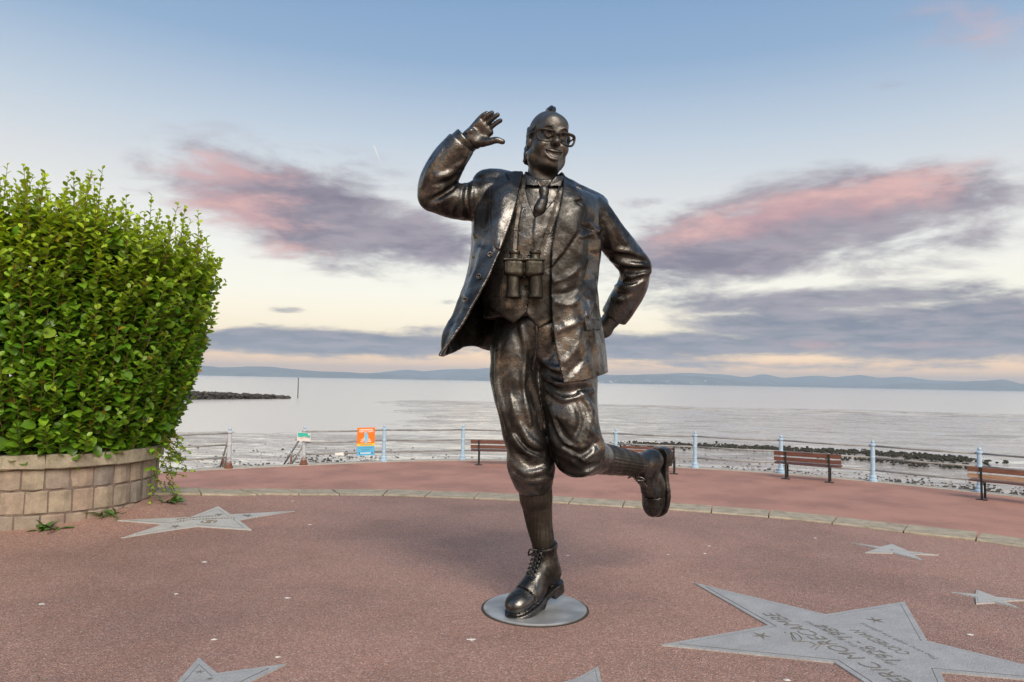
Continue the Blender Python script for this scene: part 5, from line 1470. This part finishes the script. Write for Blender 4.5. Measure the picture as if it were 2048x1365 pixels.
# ---------------- head
yaw, rolh, pit = math.radians(17), math.radians(5), math.radians(5)
Rz = np.array([[math.cos(yaw), -math.sin(yaw), 0], [math.sin(yaw), math.cos(yaw), 0], [0, 0, 1]])
Ry = np.array([[math.cos(rolh), 0, math.sin(rolh)], [0, 1, 0], [-math.sin(rolh), 0, math.cos(rolh)]])
Rx = np.array([[1, 0, 0], [0, math.cos(pit), -math.sin(pit)], [0, math.sin(pit), math.cos(pit)]])
RH = Ry @ Rz @ Rx; HS = 1.18; HC = Wp(1097, 283, -.035)
def to_head(P): return ((P - HC) @ RH) / HS
def from_head(V): return (np.asarray(V) * HS) @ RH.T + HC
def f_head(Q):
    ax = np.abs(Q[:, 0]); M = np.stack([ax, Q[:, 1], Q[:, 2]], 1)            # mirrored copy for paired features
    d = f_ell(Q, (0, .022, .040), (.078, .096, .083))
    d = smin(d, f_ell(Q, (0, -.014, -.036), (.073, .070, .088)), .03)
    d = smin(d, f_ell(Q, (0, -.050, -.100), (.040, .032, .030)), .03)        # chin
    d = smin(d, f_sph(M, (.052, .0, -.076), .026), .03)                      # jaw corner
    d = smin(d, f_sph(M, (.041, -.058, -.036), .027), .022)                  # cheeks lifted by the smile
    d = smin(d, f_ell(Q, (0, -.060, .052), (.052, .030, .040)), .03)         # forehead
    d = smin(d, f_cap(M, (.012, -.084, .022), (.046, -.068, .024), .0095), .014)
    d = smax(d, -f_ell(M, (.031, -.098, .006), (.019, .022, .014)), .012)    # eye sockets
    e = f_sph(M, (.031, -.073, .006), .0145)
    e = smax(e, -f_sph(M, (.030, -.0885, .005), .0040), .0015)
    d = smin(d, e, .003)
    d = smin(d, f_tube(M, [(.016, -.082, .006), (.024, -.0895, .0145), (.034, -.089, .0155), (.045, -.078, .008)], [.003, .0036, .0036, .003], 3), .004)
    d = smin(d, f_tube(M, [(.017, -.083, .002), (.026, -.087, -.0055), (.036, -.085, -.0058), (.045, -.077, .003)], [.0025, .003, .003, .0025], 3), .005)
    d = smin(d, f_tube(M, [(.014, -.090, .030), (.030, -.0915, .0385), (.047, -.078, .034)], [.0045, .0055, .004], 3), .006)   # brows
    d = smin(d, f_cap(Q, (0, -.086, .018), (0, -.104, -.020), .0090, .0115), .012)   # nose
    d = smin(d, f_sph(Q, (0, -.108, -.023), .0120), .008)
    d = smin(d, f_sph(M, (.0140, -.096, -.028), .0092), .007)
    d = smax(d, -f_sph(M, (.0070, -.105, -.0355), .0045), .004)
    d = smax(d, -f_tube(M, [(.020, -.098, -.027), (.038, -.090, -.046), (.046, -.074, -.074)], [.0025, .0040, .002], 4), .010)     # smile lines
    d = smin(d, f_ell(Q, (0, -.062, -.066), (.040, .032, .030)), .015)
    d = smin(d, f_tube(Q, [(-.038, -.072, -.0520), (-.020, -.091, -.0575), (0, -.096, -.0590), (.020, -.091, -.0575), (.038, -.072, -.0520)], [.004, .0050, .0055, .0050, .004], 4), .006)
    d = smin(d, f_tube(Q, [(-.036, -.072, -.0560), (-.019, -.089, -.0820), (0, -.094, -.0880), (.019, -.089, -.0820), (.036, -.072, -.0560)], [.004, .0060, .0068, .0060, .004], 4), .007)
    mo_ = f_tube(Q, [(-.033, -.080, -.0570), (-.017, -.098, -.0690), (0, -.103, -.0725), (.017, -.098, -.0690), (.033, -.080, -.0570)], [.0035, .0082, .0098, .0082, .0035], 4)
    d = smax(d, -mo_, .003)
    d = np.minimum(d, f_ell(Q, (0, -.063, -.0650), (.030, .0275, .0060)) + .0008 * (np.cos(Q[:, 0] * 780) < -.75))
    d = smin(d, f_cap(Q, (-.010, -.074, -.104), (.010, -.074, -.104), .012), .02)
    ear = f_ell(M, (.079, .014, -.008), (.0095, .020, .034)); ear = smax(ear, -f_ell(M, (.090, .011, -.004), (.009, .012, .021)), .004)
    d = smin(d, ear, .006)
    d = smin(d, f_tube(Q, [(0, .018, -.07), (0, .024, -.13), (0, .022, -.21)], [.060, .060, .064]), .025)
    d = smin(d, f_cap(M, (.045, .02, -.09), (.012, -.025, -.185), .009, .008), .02)
    return d + .0006 * wob(Q, 90, 31)
V, Q = surface(f_head, (-.115, -.145, -.225), (.115, .14, .14), .0022)
head = mk('head', from_head(V) - SO, Q, BR_F, statue, smooth=True)
def f_hair(Q):
    M = np.stack([np.abs(Q[:, 0]), Q[:, 1], Q[:, 2]], 1)
    sh = f_ell(Q, (0, .026, .030), (.083, .102, .088))
    cutz = smax(sh, Q[:, 2] - (.045 + .35 * np.maximum(Q[:, 1] - .03, 0)), .012)      # bald crown
    cutz = smax(cutz, .022 - Q[:, 1] - 0.10 * np.abs(Q[:, 2]), .01)                   # nothing in front of the ears
    side = f_tube(M, [(.074, -.016, .040), (.079, -.012, .018), (.078, -.006, -.002)], [.006, .008, .006], 4)
    d = smin(cutz, side, .008)
    d = smin(d, f_tube(M, [(.060, .045, -.04), (.060, .052, -.065), (.066, .046, -.085)], [.022, .020, .013], 4), .02)
    d = smin(d, f_tube(M, [(.070, .034, -.050), (.076, .030, -.072), (.080, .034, -.086)], [.009, .010, .006], 4), .01)
    d = smin(d, f_ell(Q, (0, .060, -.06), (.062, .045, .06)), .02)
    ang = Q[:, 2] * 150 + 26 * Q[:, 1] + 6 * np.sin(Q[:, 1] * 60)
    return d + .0022 * np.sin(ang + 3 * np.sin(M[:, 0] * 80)) + .001 * wob(Q, 160, 33)
def f_tuft(Q):
    d = f_tube(Q, [(-.004, -.012, .112), (.0, .010, .128), (.002, .045, .126), (0, .085, .095)], [.009, .017, .018, .012], 4)
    return d + .0016 * np.sin(Q[:, 0] * 420)
V, Q = surface(lambda q: np.minimum(f_hair(q), f_tuft(q)), (-.115, -.06, -.15), (.115, .15, .16), .0027)
mk('hair', from_head(V) - SO, Q, BR, head, smooth=True)
# ---------------- spectacles
def f_rims(Q):
    d = np.full(len(Q), 9.0)
    for s in (-1, 1):
        out = [(.009, .009), (.011, .019), (.040, .022), (.068, .021), (.077, .013), (.076, -.006), (.064, -.020), (.036, -.023), (.016, -.015)]
        pts_ = [(s * x, -.107 + .10 * x * x / .06 * 2.0, z - .006) for x, z in out]
        A = spline(np.array(pts_ + pts_[:1]), 5); top = A[:, 2]
        r = .0034 + .0018 * sstep((top + .004) / .018) + .0012 * sstep((np.abs(A[:, 0]) - .045) / .02)
        d = np.minimum(d, f_chain(Q, A, r))
    d = smin(d, f_tube(Q, [(-.011, -.107, .004), (0, -.111, .008), (.011, -.107, .004)], [.0042, .0042, .0042], 3), .003)
    return d
V, Q = surface(f_rims, (-.095, -.135, -.035), (.095, -.05, .045), .0020)
gl_ = mk('spectacles', from_head(V) - SO, Q, BR_D, statue, smooth=True)
def f_temple(Q, s):
    return f_tube(Q, [(s * .077, -.085, .010), (s * .082, -.05, .011), (s * .084, .0, .011), (s * .081, .022, .004)], [.0042, .0036, .003, .003], 4)
for s in (-1, 1):
    V, Q = surface(lambda q: f_temple(q, s), np.array([min(s * .06, s * .095), -.11, -.02]), np.array([max(s * .06, s * .095), .05, .04]), .0022)
    mk('temple_arm', from_head(V) - SO, Q, BR_D, gl_, smooth=True)

# ---------------- binoculars on a strap
BD = -.235
def f_binoc(P):
    d = np.full(len(P), 9.0)
    for ex, hx0, hx1, ox in ((1029, 1009, 1047, 1027), (1070, 1050, 1087, 1071)):
        d = np.minimum(d, f_cyl(P, Wp(ex, 517, BD), Wp(ex, 508, BD), R_(9.0), .003)); d = np.minimum(d, f_cyl(P, Wp(ex, 509, BD), Wp(ex, 502, BD), R_(11.0), .004))
        d = np.minimum(d, f_cyl(P, Wp(ex, 522, BD), Wp(ex, 515, BD), R_(10.5), .003))
        hc = Wp((hx0 + hx1) / 2, 538, BD); bx = f_box(P, hc, (R_((hx1 - hx0) / 2), .040, R_(17.5)), .022)
        sl = 1 if ox < 1050 else -1
        bx = smax(bx, -((P[:, 2] - (hc[2] - R_(15)) ) + sl * (P[:, 0] - hc[0]) * .28 ), .006)
        d = smin(d, bx, .004)
        d = np.minimum(d, f_box(P, Wp((hx0 + hx1) / 2, 522, BD), (R_((hx1 - hx0) / 2 + 1.2), .043, R_(2.0)), .004))
        d = smin(d, f_cap(P, Wp(ox, 552, BD), Wp(ox - (.5 if ox < 1050 else -.5), 592, BD), R_(12.4), R_(13.4)), .004)
        d = np.minimum(d, f_cyl(P, Wp(ox, 589, BD), Wp(ox, 597, BD), R_(14.6), .003))
        d = smax(d, -f_cyl(P, Wp(ox, 595, BD), Wp(ox, 612, BD), R_(11.5), .001), .001); d = smax(d, -(P[:, 2] - Wp(ox, 597.5, BD)[2]), .002)
    d = np.minimum(d, f_cyl(P, Wp(1048.5, 557, BD), Wp(1048.5, 519, BD), R_(3.2), .002)); d = np.minimum(d, f_cyl(P, Wp(1048.5, 524, BD), Wp(1048.5, 517, BD), R_(5.4), .003))
    for y in (526, 536, 553): d = np.minimum(d, f_cap(P, Wp(1040, y, BD), Wp(1057, y, BD), R_(2.6)))
    return d + .0006 * wob(P, 150, 41)
lo, hi = bbox([Wp(1003, 498, BD - .05), Wp(1093, 600, BD + .05)], .02)
bino = part('binoculars', f_binoc, lo, hi, .0030, bronze('bronze_olive', (0.050, 0.047, 0.038), (0.105, 0.098, 0.080), .34))
for s, pts_ in ((0, [(1029, 506, -.225), (1031, 478, -.215), (1033, 450, -.210), (1040, 410, -.195), (1047, 372, -.165), (1052, 350, -.11)]), (1, [(1081, 520, -.232), (1087, 490, -.222), (1098, 455, -.212), (1108, 420, -.205), (1116, 390, -.175), (1123, 358, -.11)])):
    A = spline(np.array([Wp(*q) for q in pts_]), 5); v = []; f = []
    for i, q in enumerate(A):
        t = A[min(i + 1, len(A) - 1)] - A[max(i - 1, 0)]; t /= np.linalg.norm(t); w = np.cross(t, [0, -1.0, 0]); w /= np.linalg.norm(w); n_ = np.cross(w, t)
        wd_ = R_(2.9 if i > 6 else 3.4)
        for a, b_ in ((-1, -1), (1, -1), (1, 1), (-1, 1)): v.append(q + w * wd_ * a + n_ * .002 * b_ - SO)
    for i in range(len(A) - 1):
        for k in range(4): f.append([i * 4 + k, i * 4 + (k + 1) % 4, (i + 1) * 4 + (k + 1) % 4, (i + 1) * 4 + k])
    f += [[3, 2, 1, 0], [len(v) - 4 + k for k in range(4)]]
    st_ = mk('strap', v, f, BR_D, bino)
    c_ = (A[8] + A[9]) / 2; MB().box(c_ - SO, (R_(9), .012, R_(6)), None, .002).build('strap_buckle', BR_S, st_)
